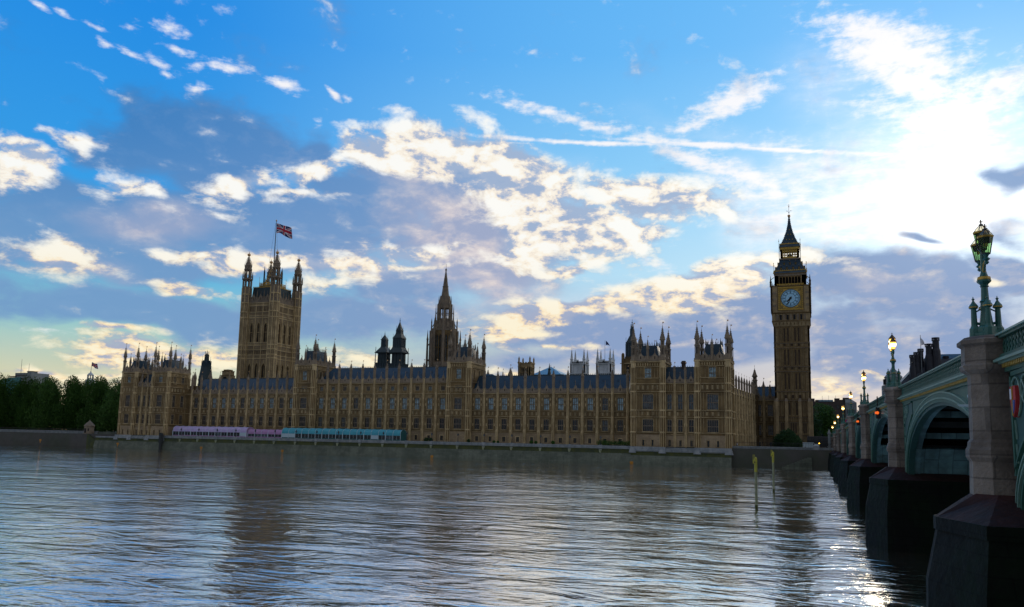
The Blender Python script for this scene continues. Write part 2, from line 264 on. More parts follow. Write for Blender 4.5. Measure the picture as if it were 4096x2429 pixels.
M['concrete'] = mat('pale_concrete', (.30, .33, .33), .85, color2=(.22, .25, .26), vscale=.2, streak=.3)
M['teal'] = mat('teal_cladding', (.05, .22, .22), .6)
M['glow'] = mat('lit_lamp_glass', (.9, .55, .15), .4, emit=(1, .50, .09), estr=2.4)
M['core'] = mat('lamp_mantle', (1, .8, .4), .4, emit=(1, .74, .28), estr=9.)
M['red'] = mat('red_signal', (.8, .1, .02), .4, emit=(1, .16, .02), estr=.9)
M['amber'] = mat('amber_signal', (.9, .5, .05), .4, emit=(1, .55, .05), estr=6)
M['black'] = mat('black_paint', (.015, .015, .017), .5)
M['dial'] = mat('opal_dial_glass', (.44, .78, .98), .3, color2=(.38, .70, .92), vscale=.8)
M['dialblue'] = mat('blue_dial_iron', (.02, .09, .14), .45)
M['flagr'] = mat('flag_red', (.55, .02, .05), .8); M['flagw'] = mat('flag_white', (.75, .74, .78), .8); M['flagb'] = mat('flag_blue', (.02, .03, .13), .8)
M['shieldr'] = mat('shield_red', (.5, .03, .03), .5); M['shieldb'] = mat('shield_blue', (.05, .10, .35), .5)
M['skin'] = mat('skin', (.45, .28, .2), .6); M['cloth'] = mat('dark_clothes', (.02, .02, .03), .9); M['clothw'] = mat('white_shirt', (.7, .7, .7), .9)
M['hair'] = mat('dark_hair', (.03, .02, .015), .8)
M['feather'] = mat('grey_feathers', (.06, .06, .065), .8)
M['glassroof'] = mat('pale_blue_roof_glass', (.20, .38, .50), .3)
# clear lantern glass (a real thin pane)
def glassmat(name, tint, alpha):
    m_ = bpy.data.materials.new(name); m_.use_nodes = True; t = NT(m_.node_tree); t.n.clear()
    tr = t.new('ShaderNodeBsdfTransparent'); tr.inputs[0].default_value = tint+(1,)
    df = t.new('ShaderNodeBsdfGlossy'); df.inputs[0].default_value = (.8, .9, .85, 1); df.inputs[1].default_value = .1
    mx = t.new('ShaderNodeMixShader'); mx.inputs[0].default_value = alpha
    t.l.new(tr.outputs[0], mx.inputs[1]); t.l.new(df.outputs[0], mx.inputs[2])
    o = t.new('ShaderNodeOutputMaterial'); t.l.new(mx.outputs[0], o.inputs[0]); return m_
M['pane'] = glassmat('greenish_lantern_pane', (.62, .85, .50), .10)
M['paneclear'] = glassmat('clear_lantern_pane', (.95, .90, .75), .10)

# water
def water_mat():
    m_ = bpy.data.materials.new('river_water'); m_.use_nodes = True; t = NT(m_.node_tree); t.n.clear()
    pos = t.new('ShaderNodeNewGeometry').outputs['Position']
    n0 = t.noise(pos, .04, 3)
    df = t.new('ShaderNodeBsdfDiffuse'); t.put(df.inputs[0], t.mix(n0, (.095, .082, .05, 1), (.13, .115, .075, 1)))
    gl = t.new('ShaderNodeBsdfGlossy'); gl.inputs[0].default_value = (.97, .97, .96, 1); gl.inputs[1].default_value = .03
    def layer(rot, strx, scale, det=4, rough=.6, dist=.4):
        mp = t.new('ShaderNodeMapping'); t.put(mp.inputs[0], pos); mp.inputs[2].default_value = (0, 0, R(rot)); mp.inputs[3].default_value = (strx, 1, 1)
        return t.noise(mp.outputs[0], scale, det, rough, dist=dist)
    swell = layer(-26, .45, .12, 3, .5)
    big = layer(-19, .50, .42, 3, .5, .9)
    mid = layer(-24, .50, 1.3, 4, .6, .6)
    fine = layer(-17, .45, 5.5, 3, .55, .3)
    patch = t.sstep(t.noise(pos, .028, 4, .6), .36, .64)
    h = t.math('ADD', t.math('MULTIPLY', swell, .34), t.math('MULTIPLY', big, t.math('ADD', .16, t.math('MULTIPLY', patch, .10))))
    h = t.math('ADD', h, t.math('MULTIPLY', mid, t.math('ADD', .032, t.math('MULTIPLY', patch, .040))))
    h = t.math('ADD', h, t.math('MULTIPLY', fine, t.math('ADD', .003, t.math('MULTIPLY', patch, .009))))
    bn = t.new('ShaderNodeBump'); bn.inputs['Strength'].default_value = 1.0; bn.inputs['Distance'].default_value = 1.0
    t.put(bn.inputs['Height'], h); t.put(gl.inputs['Normal'], bn.outputs[0])
    fr = t.new('ShaderNodeFresnel'); fr.inputs[0].default_value = 1.9; t.put(fr.inputs['Normal'], bn.outputs[0])
    mx = t.new('ShaderNodeMixShader'); t.put(mx.inputs[0], t.math('ADD', .76, t.math('MULTIPLY', fr.outputs[0], .24), clamp=True))
    t.l.new(df.outputs[0], mx.inputs[1]); t.l.new(gl.outputs[0], mx.inputs[2])
    o = t.new('ShaderNodeOutputMaterial'); t.l.new(mx.outputs[0], o.inputs[0])
    return m_
M['water'] = water_mat()

# ------------------------------------------------------------------ mesh builder
class MB:
    def __init__(s): s.v = []; s.f = []; s.mi = []; s.ms = []; s.T = None
    def _m(s, m):
        if m not in s.ms: s.ms.append(m)
        return s.ms.index(m)
    def at(s, x=0, y=0, ang=0, z=0):
        s.T = (x, y, math.cos(ang), math.sin(ang), z); return s
    def _p(s, p):
        if s.T is None: return p
        x, y, c, d, z = s.T
        return (x+p[0]*c-p[1]*d, y+p[0]*d+p[1]*c, p[2]+z)
    def add(s, vs, fs, m):
        b = len(s.v); s.v += [s._p(p) for p in vs]; k = s._m(m)
        for f in fs: s.f.append([b+i for i in f]); s.mi.append(k)
    def box(s, x0, x1, y0, y1, z0, z1, m):
        s.add([(x0,y0,z0),(x1,y0,z0),(x1,y1,z0),(x0,y1,z0),(x0,y0,z1),(x1,y0,z1),(x1,y1,z1),(x0,y1,z1)],
              [(3,2,1,0),(4,5,6,7),(0,1,5,4),(1,2,6,5),(2,3,7,6),(3,0,4,7)], m)
    def frus(s, x0, x1, y0, y1, z0, X0, X1, Y0, Y1, z1, m):
        s.add([(x0,y0,z0),(x1,y0,z0),(x1,y1,z0),(x0,y1,z0),(X0,Y0,z1),(X1,Y0,z1),(X1,Y1,z1),(X0,Y1,z1)],
              [(3,2,1,0),(4,5,6,7),(0,1,5,4),(1,2,6,5),(2,3,7,6),(3,0,4,7)], m)
    def ng(s, cx, cy, prof, m, n=8, rot=None, cap=True, sy=1.):      # profile of (z, r), n-gon
        rot = PI/n if rot is None else rot
        vs = []; fs = []
        for z, r in prof:
            for i in range(n):
                a = rot+2*PI*i/n; vs.append((cx+r*math.cos(a), cy+sy*r*math.sin(a), z))
        for k in range(len(prof)-1):
            for i in range(n):
                j = (i+1) % n; fs.append((k*n+i, k*n+j, (k+1)*n+j, (k+1)*n+i))
        if cap: fs.append(tuple(range(n))[::-1]); fs.append(tuple((len(prof)-1)*n+i for i in range(n)))
        s.add(vs, fs, m)
    def tube(s, a, b, r0, m, r1=None, n=6):
        r1 = r0 if r1 is None else r1
        a = Vector(a); b = Vector(b); d = (b-a).normalized(); u = d.orthogonal().normalized(); v = d.cross(u)
        vs = [tuple(a+(u*math.cos(2*PI*i/n)+v*math.sin(2*PI*i/n))*r0) for i in range(n)]
        vs += [tuple(b+(u*math.cos(2*PI*i/n)+v*math.sin(2*PI*i/n))*r1) for i in range(n)]
        s.add(vs, [(i, (i+1) % n, n+(i+1) % n, n+i) for i in range(n)]+[tuple(range(n))[::-1], tuple(range(n, 2*n))], m)
    def poly(s, pts, y0, y1, m):                      # outline in x,z extruded along y
        n = len(pts)
        s.add([(p[0], y0, p[1]) for p in pts]+[(p[0], y1, p[1]) for p in pts],
              [tuple(range(n)), tuple(range(2*n-1, n-1, -1))]+[(i, n+i, n+(i+1) % n, (i+1) % n) for i in range(n)], m)
    def plan(s, pts, z0, z1, m, pts2=None):           # outline in x,y extruded in z
        n = len(pts); pts2 = pts2 or pts
        s.add([(p[0], p[1], z0) for p in pts]+[(p[0], p[1], z1) for p in pts2],
              [tuple(range(n))[::-1], tuple(range(n, 2*n))]+[(i, (i+1) % n, n+(i+1) % n, n+i) for i in range(n)], m)
    def build(s, name, parent=None, smooth=False):
        me = bpy.data.meshes.new(name); me.from_pydata(s.v, [], s.f); me.polygons.foreach_set('material_index', s.mi)
        for k in s.ms: me.materials.append(M[k])
        if smooth: me.polygons.foreach_set('use_smooth', [True]*len(s.f))
        me.update()
        return link(name, me, parent)
def link(name, me, parent=None, loc=None, rz=0):
    o = bpy.data.objects.new(name, me); COL.objects.link(o)
    if parent: o.parent = parent
    if loc: o.location = loc
    if rz: o.rotation_euler = (0, 0, rz)
    return o
def thing(name, label, cat, loc=(0,0,0), group=None, rz=0):
    o = link(name, None, None, loc, rz); o['label'] = label; o['category'] = cat
    if group: o['group'] = group
    return o
def tag(o, label, cat, group=None):
    o['label'] = label; o['category'] = cat
    if group: o['group'] = group
    return o
def struct(o): o['kind'] = 'structure'; return o
def dup(root, loc, label, rz=None, group=None):
    r = root.copy(); COL.objects.link(r); r.location = loc; r['label'] = label
    if rz is not None: r.rotation_euler = (0, 0, rz)
    if group: r['group'] = group
    for ch in list(root.children):
        c = ch.copy(); COL.objects.link(c); c.parent = r
        for g in list(ch.children):
            d = g.copy(); COL.objects.link(d); d.parent = c
    return r

# ------------------------------------------------------------------ palace components
def blk(mb, a, b, t, z, ze, m):
    if m == 'stone' and z < 10.3:
        mb.box(a, b, 0, t, z, min(ze, 10.3), 'ashlar'); z = 10.3
    if z < ze: mb.box(a, b, 0, t, z, ze, m)
def facade(mb, x0, x1, z0, z1, ops, m='stone', t=.7):
    """stone wall, front at y=0, with real rectangular openings (xa, xb, za, zb)"""
    xs = sorted({x0, x1}|{o[0] for o in ops}|{o[1] for o in ops})
    for a, b in zip(xs, xs[1:]):
        c = (a+b)/2; z = z0
        for o in sorted((o for o in ops if o[0] < c < o[1]), key=lambda o: o[2]):
            blk(mb, a, b, t, z, o[2], m); z = o[3]
        blk(mb, a, b, t, z, z1, m)
def string(mb, x0, x1, z, h=.3, d=.28, m='rib'):
    mb.box(x0, x1, -d, .05, z, z+h*.8, m); mb.box(x0, x1, -d*.5, .05, z-h*.7, z, 'stone')
def hood(mb, xa, xb, za, zb):        # label mould and jambs round a window
    mb.box(xa-.16, xb+.16, -.16, .02, zb, zb+.16, 'rib')
    mb.box(xa-.16, xa, -.1, .02, za, zb, 'rib'); mb.box(xb, xb+.16, -.1, .02, za, zb, 'rib')
    mb.box(xa-.2, xb+.2, -.22, .02, za-.18, za, 'rib')
WIN = {}
def window_mesh(w_, h_, lights, glass, transoms=1, arch=True):
    key = (round(w_, 2), round(h_, 2), lights, glass, transoms, arch)
    if key in WIN: return WIN[key]
    mb = MB(); g = {'d': 'glassd', 'l': 'glassl', 'm': 'glassm'}[glass]
    mb.box(0, w_, .42, .46, 0, h_, g)
    mb.box(0, .06, .2, .42, 0, h_, 'spire'); mb.box(w_-.06, w_, .2, .42, 0, h_, 'spire')
    for i in range(1, lights): mb.box(w_*i/lights-.045, w_*i/lights+.045, .18, .42, 0, h_, 'spire')
    for k in range(1, transoms+1):
        z = h_*k/(transoms+1)*.94; mb.box(.09, w_-.09, .2, .42, z-.05, z+.05, 'spire')
    lw = w_/lights
    if arch:
        for i in range(lights):                       # cusped heads
            a, b = i*lw+.06, (i+1)*lw-.06; c = (a+b)/2; zt = h_
            mb.poly([(a, zt-.55), (c, zt-.12), (b, zt-.55), (b, zt), (a, zt)], .24, .42, 'spire')
            if transoms:
                z = h_/(transoms+1)*.94-.08
                mb.poly([(a, z-.3), (c, z-.04), (b, z-.3), (b, z), (a, z)], .24, .42, 'spire')
    me = bpy.data.meshes.new('window'); me.from_pydata(mb.v, [], mb.f); me.polygons.foreach_set('material_index', mb.mi)
    for k in mb.ms: me.materials.append(M[k])
    me.update(); WIN[key] = me; return me
windows = []          # (size, mesh, x, y, z, angle)
def put_window(T, xa, xb, za, zb, lights, glass, transoms=1, arch=True):
    x, y, ang = T
    me = window_mesh(xb-xa, zb-za, lights, glass, transoms, arch)
    windows.append(((xb-xa)*(zb-za), me, x+xa*math.cos(ang), y+xa*math.sin(ang), za, ang))
def ribs(mb, xs, z0, z1, d=.12, w_=.13, m='rib'):
    for x in xs: mb.box(x-w_/2, x+w_/2, -d, .02, z0, z1, m)
def crockets(mb, cx, cy, z0, z1, r0, r1, n, m, s=.12, k=4):
    for i in range(n):
        f = (i+.5)/n; z = z0+(z1-z0)*f; r = r0+(r1-r0)*f
        for j in range(k):
            a = PI/4+j*PI/2*4/k; mb.ng(cx+(r+s*.4)*math.cos(a), cy+(r+s*.4)*math.sin(a), [(z-s, s*.35), (z, s), (z+s, s*.2)], m, 4)
def vane(mb, cx, cy, z, h=1.3, fl=.38):
    mb.tube((cx, cy, z), (cx, cy, z+h), .045, 'iron', .03, 4)
    mb.box(cx+.04, cx+.04+fl, cy-.03, cy+.03, z+h*.62, z+h*.98, 'vane')
def pinnacle(mb, cx, cy, zb, zt, r, m='parapet', vn=True, n=8):
    """buttress pinnacle: panelled shaft, ogee cap, finial"""
    h = zt-zb; s = zb+h*.56
    mb.ng(cx, cy, [(zb, r), (s, r*.95)], m, n)
    for i in range(n):
        a = PI/n+2*PI*i/n; mb.ng(cx+r*.98*math.cos(a), cy+r*.98*math.sin(a), [(zb, r*.13), (s, r*.13)], m, 4)
    mb.ng(cx, cy, [(s, r*1.02), (s+.12, r*1.38), (s+.34, r*1.38), (s+.42, r*1.1), (s+h*.10, r*1.22), (s+h*.17, r*.95), (s+h*.24, r*.5), (s+h*.34, r*.2), (zt, .05)], 'spire' if m != 'iron' else m, n)
    crockets(mb, cx, cy, s+h*.16, zt-h*.06, r*.85, .1, 4, 'spire' if m != 'iron' else m, .11+r*.08)
    mb.ng(cx, cy, [(zt-h*.07, .08), (zt-h*.05, r*.36), (zt-h*.035, .08)], 'spire', 6)
    if vn: vane(mb, cx, cy, zt, .95+r*.4, .25+r*.15)
def turret(mb, cx, cy, z0, zp, zt, r, m='parapet', mt='spire', slots=True):
    """octagonal corner turret: body to zp, open two-stage top with ogee cap to zt"""
    h = zt-zp
    mb.ng(cx, cy, [(z0, r*1.12), (zp-1.7, r*1.12), (zp-1.5, r*1.3), (zp-1.2, r*1.3), (zp-1.1, r), (zp, r)], m)
    s1 = zp+h*.30; s2 = zp+h*.50
    for k, (a0, a1, rr) in enumerate(((zp, s1, r*.93), (s1+.35, s2, r*.80))):
        mb.ng(cx, cy, [(a0, rr), (a0+(a1-a0)*.12, rr)], mt); mb.ng(cx, cy, [(a1-(a1-a0)*.15, rr), (a1, rr)], mt)
        for i in range(8):
            a = PI/8+2*PI*i/8; mb.ng(cx+rr*.9*math.cos(a), cy+rr*.9*math.sin(a), [(a0, rr*.17), (a1, rr*.17)], mt, 4)
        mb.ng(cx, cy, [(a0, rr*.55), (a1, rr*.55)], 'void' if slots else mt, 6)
    mb.ng(cx, cy, [(s1-.05, r*1.02), (s1+.1, r*1.2), (s1+.3, r*1.2), (s1+.4, r*.85)], mt)
    mb.ng(cx, cy, [(s2, r*.9), (s2+.15, r*1.22), (s2+.4, r*1.22), (s2+.5, r*1.0), (s2+h*.1, r*1.02), (s2+h*.16, r*.74), (s2+h*.24, r*.42), (s2+h*.34, r*.22), (zt, .06)], mt)
    crockets(mb, cx, cy, s2+h*.12, zt-h*.1, r*.8, .15, 5, mt, .13+r*.06)
    for f in (.60, .74, .88): mb.ng(cx, cy, [(s2+h*.5*f-.1, .1), (s2+h*.5*f, r*.42*(1.25-f)), (s2+h*.5*f+.12, .08)], mt, 6)
def parapet(mb, x0, x1, z, h=1.5, gable=True, hh=2.2, m='parapet', y0=-.12):
    mb.box(x0, x1, y0, .35, z, z+h*.72, m)
    n = max(2, int((x1-x0)/.62)); st = (x1-x0)/n
    for i in range(n): mb.box(x0+st*(i+.22), x0+st*(i+.78), y0, .3, z+h*.72, z+h*1.05, m)
    n2 = max(2, int((x1-x0)/.9)); st = (x1-x0)/n2
    for i in range(n2+1): mb.box(x0+st*i-.05, x0+st*i+.05, y0-.08, y0, z, z+h*.9, m)
    if gable:
        c = (x0+x1)/2
        mb.poly([(c-.8, z), (c-.8, z+h*1.12), (c-.5, z+h*1.22), (c-.36, z+h+hh*.40), (c, z+h+hh*.62), (c+.36, z+h+hh*.40), (c+.5, z+h*1.22), (c+.8, z+h*1.12), (c+.8, z)], y0-.06, .34, m)
        mb.ng(c, .1, [(z+h+hh*.62, .16), (z+h+hh*1.05, .05), (z+h+hh*1.1, .14), (z+h+hh*1.4, .02)], m, 4)
        mb.box(c-.2, c+.2, y0-.1, y0-.05, z+h*.4, z+h*.95, 'slot')
def buttress(mb, x, z0, z1, d=.85, w_=1.05, steps=((11, 0), (16.4, .0), (25, .0))):
    z = z0; k = 0
    hw = w_/2
    segs = [z0]+[s for s, _ in steps if z0 < s < z1]+[z1]
    for a, b in zip(segs, segs[1:]):
        dd = d-.10*k; ww = hw-.03*k
        mb.plan([(x-ww, .1), (x-ww, -dd*.55), (x-ww*.55, -dd), (x+ww*.55, -dd), (x+ww, -dd*.55), (x+ww, .1)], a, b, 'trim')
        mb.box(x-ww*.14, x+ww*.14, -dd-.06, -dd+.03, a+.4, b-.5, 'stone')
        mb.plan([(x-ww-.1, .1), (x-ww-.1, -dd*.6), (x-ww*.6, -dd-.12), (x+ww*.6, -dd-.12), (x+ww+.1, -dd*.6), (x+ww+.1, .1)], b-.28, b, 'trim')
        n = int((b-a)/1.3)
        for i in range(1, n): mb.box(x-ww*.62, x+ww*.62, -dd-.03, -dd+.02, a+(b-a)*i/n-.05, a+(b-a)*i/n+.05, 'trim')
        k += 1
def shields(mb, x0, x1, z0, z1):
    n = max(2, int((x1-x0)/.8)); st = (x1-x0)/n
    for i in range(n):
        a = x0+st*(i+.2); b = x0+st*(i+.8)
        mb.box(a, b, -.10, .02, z0+.25, z1-.25, 'rib' if (i+int(x0)) % 2 else 'stone')
        mb.box(x0+st*i-.04, x0+st*i+.04, -.12, .02, z0, z1, 'rib')
def bay(mb, T, xa, xb, tall, g=('d', 'm', 'm'), ww=2.1, butt=.55, basement=True, lights=3):
    """one bay between buttress centres xa..xb of the river front; T = (x, y, angle)"""
    mb.at(T[0], T[1], T[2])
    c = (xa+xb)/2; a, b = c-ww/2, c+ww/2; top = 29.2 if tall else 25.0
    ops = [(a, b, 11.4, 15.4), (a, b, 18.8, 23.3)]
    if tall: ops.append((c-.8, c+.8, 26.1, 27.9))
    if basement: ops.append((c-.62, c+.62, 6.9, 8.7))
    facade(mb, xa, xb, 6.3, top, ops)
    l, r = xa+butt, xb-butt
    string(mb, l, r, 10.35, .28, .22); string(mb, l, r, 11.0, .2, .34); string(mb, l, r, 16.1, .28, .3)
    string(mb, l, r, 18.35, .25, .34); string(mb, l, r, 24.65, .4, .42)
    for o in ops[:2]: hood(mb, *o)
    put_window(T, a, b, 11.4, 15.4, lights, g[0]); put_window(T, a, b, 18.8, 23.3, lights, g[1])
    shields(mb, l, r, 16.5, 18.2)
    for s in (-1, 1):
        for q in (.32, .72):
            x = c+s*(ww/2+q*(xb-xa-ww-2*butt)/2); ribs(mb, (x,), 11.3, 16.0, .1, .11); ribs(mb, (x,), 18.7, 24.4, .1, .11)
        x = c+s*(ww/2+.5*(xb-xa-ww-2*butt)/2)
        for z in (12.6, 20.2, 22.3): mb.box(x-.2, x+.2, -.2, .02, z, z+.25, 'trim'); mb.ng(x, -.1, [(z+.25, .12), (z+.8, .16), (z+1.0, .06)], 'trim', 6)
    for i in range(6): mb.box(a+ww*(i+.5)/6-.05, a+ww*(i+.5)/6+.05, -.06, .02, 23.5, 24.4, 'trim')
    if basement:
        mb.box(c-.85, c+.85, -.1, .02, 8.7, 8.95, 'trim')
        for s in (-1, 1): mb.box(c+s*.72-.1, c+s*.72+.1, -.08, .02, 6.9, 8.7, 'trim')
        put_window(T, c-.62, c+.62, 6.9, 8.7, 2, 'd', 0, False)
    if tall:
        hood(mb, *ops[2]); put_window(T, c-.8, c+.8, 26.1, 27.9, 4, g[2], 0, True); string(mb, l, r, 28.9, .35, .42)
        for i in range(7): mb.box(l+(r-l)*(i+.5)/7-.05, l+(r-l)*(i+.5)/7+.05, -.08, .02, 25.2, 25.9 if 1 < i < 5 else 28.5, 'trim')
    parapet(mb, l, r, top+.1, 1.55)
def roofprism(mb, x0, x1, y0, y1, z0, zr, m='slate', hip0=0, hip1=0, cr=True):
    yc = (y0+y1)/2
    mb.add([(x0, y0, z0), (x1, y0, z0), (x1, y1, z0), (x0, y1, z0), (x0+hip0, yc, zr), (x1-hip1, yc, zr)],
           [(3, 2, 1, 0), (0, 1, 5, 4), (2, 3, 4, 5), (1, 2, 5), (3, 0, 4)], m)
    if cr:
        n = int((x1-x0-hip0-hip1)/.8)
        mb.box(x0+hip0, x1-hip1, yc-.05, yc+.05, zr-.05, zr+.14, 'iron')
        for i in range(n):
            x = x0+hip0+.4+i*.8; mb.box(x-.06, x+.06, yc-.03, yc+.03, zr+.1, zr+.55, 'iron')
            mb.box(x-.16, x+.16, yc-.03, yc+.03, zr+.28, zr+.38, 'iron')

pal = thing('palace', 'honey coloured gothic palace with rows of tall windows along the far river bank', 'palace')
YF, YP = 274.0, 263.0
rnd = random.Random(3)
def glasses(u): 
    return ('d' if rnd.random() < .85 else 'm', 'l' if u else rnd.choice('ml'), 'l' if rnd.random() < .6 else 'm')
def rng(name, x0, x1, nb, tall, bright):
    mb = MB(); T = (0, YF, 0)
    xs = [x0+(x1-x0)*i/nb for i in range(nb+1)]
    for i in range(nb): bay(mb, T, xs[i], xs[i+1], tall, glasses(bright(i)))
    top = 29.2 if tall else 25.0
    for x in xs:
        mb.at(0, YF, 0); buttress(mb, x, 6.3, top+2.1)
    mb.T = None
    mb.box(x0, x1, YF+13, YF+13.7, 6.3, top+.5, 'stone'); mb.box(x0, x1, YF+.7, YF+13, top-.2, top+.4, 'slate')
    mb.build('wall', pal)
    for x in xs:
        p = MB(); zb = top+1.8; pinnacle(p, x, YF-.35, zb, top+(8.1 if tall else 8.6), .50); p.build('pinnacle', pal)
    r = MB(); roofprism(r, x0+.2, x1-.2, YF+.6, YF+13.2, top+.4, 36.0 if tall else 32.1, hip0=0 if not tall else 3.2, hip1=0)
    for i in range(nb*3):      # little lead lucarnes and snow spikes
        x = x0+(x1-x0)*(i+.5)/(nb*3); z = top+(3.1 if i % 3 else 4.6)
        y = YF+.6+(z-top-.4)*(6.3/((36.0 if tall else 32.1)-top-.4))
        r.ng(x, y-.1, [(z-.5, .28), (z, .22), (z+.7, .03)], 'leadroof', 4)
    r.build('roof', pal)
rng('south', -258.6, -202.6, 11, False, lambda i: i in (2, 3, 7, 8))
rng('middle', -193.2, -131.8, 11, True, lambda i: i in (0, 1, 2, 7, 8, 9, 10))
rng('north', -122.6, -61.6, 11, False, lambda i: i < 8)
# narrow shadowed return bay before the right-hand pavilion
mb = MB(); mb.at(0, YF, 0); facade(mb, -61.6, -57.3, 6.3, 25, []); string(mb, -61, -57.3, 11, .2, .3); string(mb, -61, -57.3, 16.1, .28, .3); string(mb, -61, -57.3, 18.35, .25, .3); string(mb, -61, -57.3, 24.65, .4, .4); parapet(mb, -61, -57.4, 25.1, 1.5, False); mb.build('wall', pal)
mb = MB(); mb.at(0, YF, 0); facade(mb, -262.5, -258.6, 6.3, 26.6, []); string(mb, -262, -258.6, 16.1, .28, .3); string(mb, -262, -258.6, 24.65, .4, .4); mb.box(-262.2, -256, 1, 14, 24, 28.6, 'stone'); mb.build('wall', pal)

def big_tower(x0, x1, yf, depth, zbase, zc, zpar, ztur, zspire, rt_, z_roof, front_ops, mbn='wall', side_ops=None, rz=6.0, backpar=True, sides=(0, 1, 2, 3)):
    """square tower with corner turrets, parapet, steep iron roof; front facing the river"""
    mb = MB(); W_ = x1-x0
    for k, (ox, oy, ang, L) in enumerate(((x0, yf, 0, W_), (x1, yf, PI/2, depth), (x1, yf+depth, PI, W_), (x0, yf+depth, -PI/2, depth))):
        mb.at(ox, oy, ang); ops = front_ops if k == 0 else (side_ops or [])
        zb = zbase if k in sides else zc-8
        facade(mb, 0, L, zb, zc, [o[:4] for o in ops if o[2] > zb])
        for o in ops:
            if o[2] > zb:
                hood(mb, *o[:4]); put_window((ox, oy, ang), *o[:4], o[4], o[5], *(o[6:]))
        string(mb, .8, L-.8, zc-.3, .4, .45); string(mb, .8, L-.8, zc-1.9, .25, .3)
        mb.at(ox, oy, ang); nn = int(L/.9)
        for i in range(nn): mb.box(.8+(L-1.6)*(i+.5)/nn-.1, .8+(L-1.6)*(i+.5)/nn+.1, -.2, .02, zc-1.5, zc-.6, 'trim')
        parapet(mb, .9, L/2-.4, zc+.1, zpar-zc, True, 1.8); parapet(mb, L/2+.4, L-.9, zc+.1, zpar-zc, True, 1.8)
        for z in (11.0, 16.1, 18.35, 24.65, 27.3, 29.2):
            if z > zb+1 and z < zc-2.5: string(mb, .6, L-.6, z, .28, .34)
        for x in (.18, .28, .72, .82): ribs(mb, (x*L,), max(zb, 29.5), zc-2.2, .12, .14)
        if zb < 10:
            for x in (.15, .22, .78, .85): ribs(mb, (x*L,), 11.4, 24.4, .12, .14)
            shields(mb, .2*L, .8*L, 16.5, 18.2); shields(mb, .15*L, .85*L, 25.2, 27.1)
    mb.T = None; mb.box(x0+.5, x1-.5, yf+.5, yf+depth-.5, zc-.2, zc+.2, 'slate')
    mb.build(mbn, pal)
    for (tx, ty) in ((x0, yf), (x1, yf), (x1, yf+depth), (x0, yf+depth)):
        t = MB(); e = .35; cx = tx+(e if tx == x0 else -e); cy = ty+(e if ty == yf else -e)
        low = zbase if (ty == yf or (tx == x1 and 1 in sides)) else zc-8
        t.ng(cx, cy, [(low, rt_*1.22), (11, rt_*1.2) if low < 11 else (low+.1, rt_*1.2), (zc-2.2, rt_*1.12)], 'stone')
        for z in (11.0, 16.1, 18.35, 24.65, 27.3):
            if z > low+1: t.ng(cx, cy, [(z-.15, rt_*1.25), (z, rt_*1.42), (z+.25, rt_*1.42), (z+.35, rt_*1.2)], 'trim')
        for i in range(8):
            a = PI/8+2*PI*i/8; t.ng(cx+rt_*1.17*math.cos(a), cy+rt_*1.17*math.sin(a), [(low, .13), (zc-2, .13)], 'trim', 4)
        t.ng(cx, cy, [(zc-2.2, rt_*1.12), (zc-.4, rt_*1.12), (zc-.2, rt_*1.4), (zc+.2, rt_*1.4), (zc+.3, rt_*1.1)], 'trim')
        turret(t, cx, cy, zc+.2, zc+(ztur-zc)*.30, zspire, rt_); vane(t, cx, cy, zspire-.1, 1.3, .42)
        t.build('turret', pal)
    r = MB(); i0 = 1.6; fx, fy = W_*.27, depth*.27
    r.frus(x0+i0, x1-i0, yf+i0, yf+depth-i0, zc+.3, x0+fx, x1-fx, yf+fy, yf+depth-fy, z_roof, 'slate')
    nx = int((W_-2*fx)/.7)
    for i in range(nx+1):
        x = x0+fx+(W_-2*fx)*i/nx
        for y in (yf+fy, yf+depth-fy): r.box(x-.05, x+.05, y-.03, y+.03, z_roof, z_roof+1.2, 'iron'); r.box(x-.2, x+.2, y-.03, y+.03, z_roof+.5, z_roof+.62, 'iron')
    ny = int((depth-2*fy)/.7)
    for i in range(ny+1):
        y = yf+fy+(depth-2*fy)*i/ny
        for x in (x0+fx, x1-fx): r.box(x-.03, x+.03, y-.05, y+.05, z_roof, z_roof+1.2, 'iron'); r.box(x-.03, x+.03, y-.2, y+.2, z_roof+.5, z_roof+.62, 'iron')
    for x, y in ((x0+fx, yf+fy), (x1-fx, yf+fy), (x0+fx, yf+depth-fy), (x1-fx, yf+depth-fy)): r.ng(x, y, [(z_roof-.3, .3), (z_roof+.6, .2), (z_roof+2.0, .03)], 'iron', 6)
    r.build('roof', pal)
    for (px, py) in (((x0+x1)/2, yf-.1), ((x0+x1)/2, yf+depth), (x0+.1, yf+depth*.5), (x1-.1, yf+depth*.5)):
        p = MB(); pinnacle(p, px, py, zc-.2, zc+(zspire-zc)*.62, .42); p.build('pinnacle', pal)

# towers dividing the long front
for (x0, x1) in ((-202.4, -193.1), (-131.6, -122.6)):
    L = x1-x0; c = L/2
    big_tower(x0, x1, 272.0, 14.5, 6.3, 36.8, 38.6, 43.5, 48.4, .82, 43.2,
      [(c-1.6, c+1.6, 11.4, 15.4, 5, 'd'), (c-1.6, c+1.6, 18.8, 23.2, 5, 'm'), (c-1.5, c+1.5, 26.0, 27.9, 5, 'l', 0), (c-1.05, c+1.05, 30.5, 34.4, 3, 'l')],
      side_ops=[(3.6, 5.2, 30.5, 34.3, 2, 'd'), (9.0, 10.6, 30.5, 34.3, 2, 'd')])
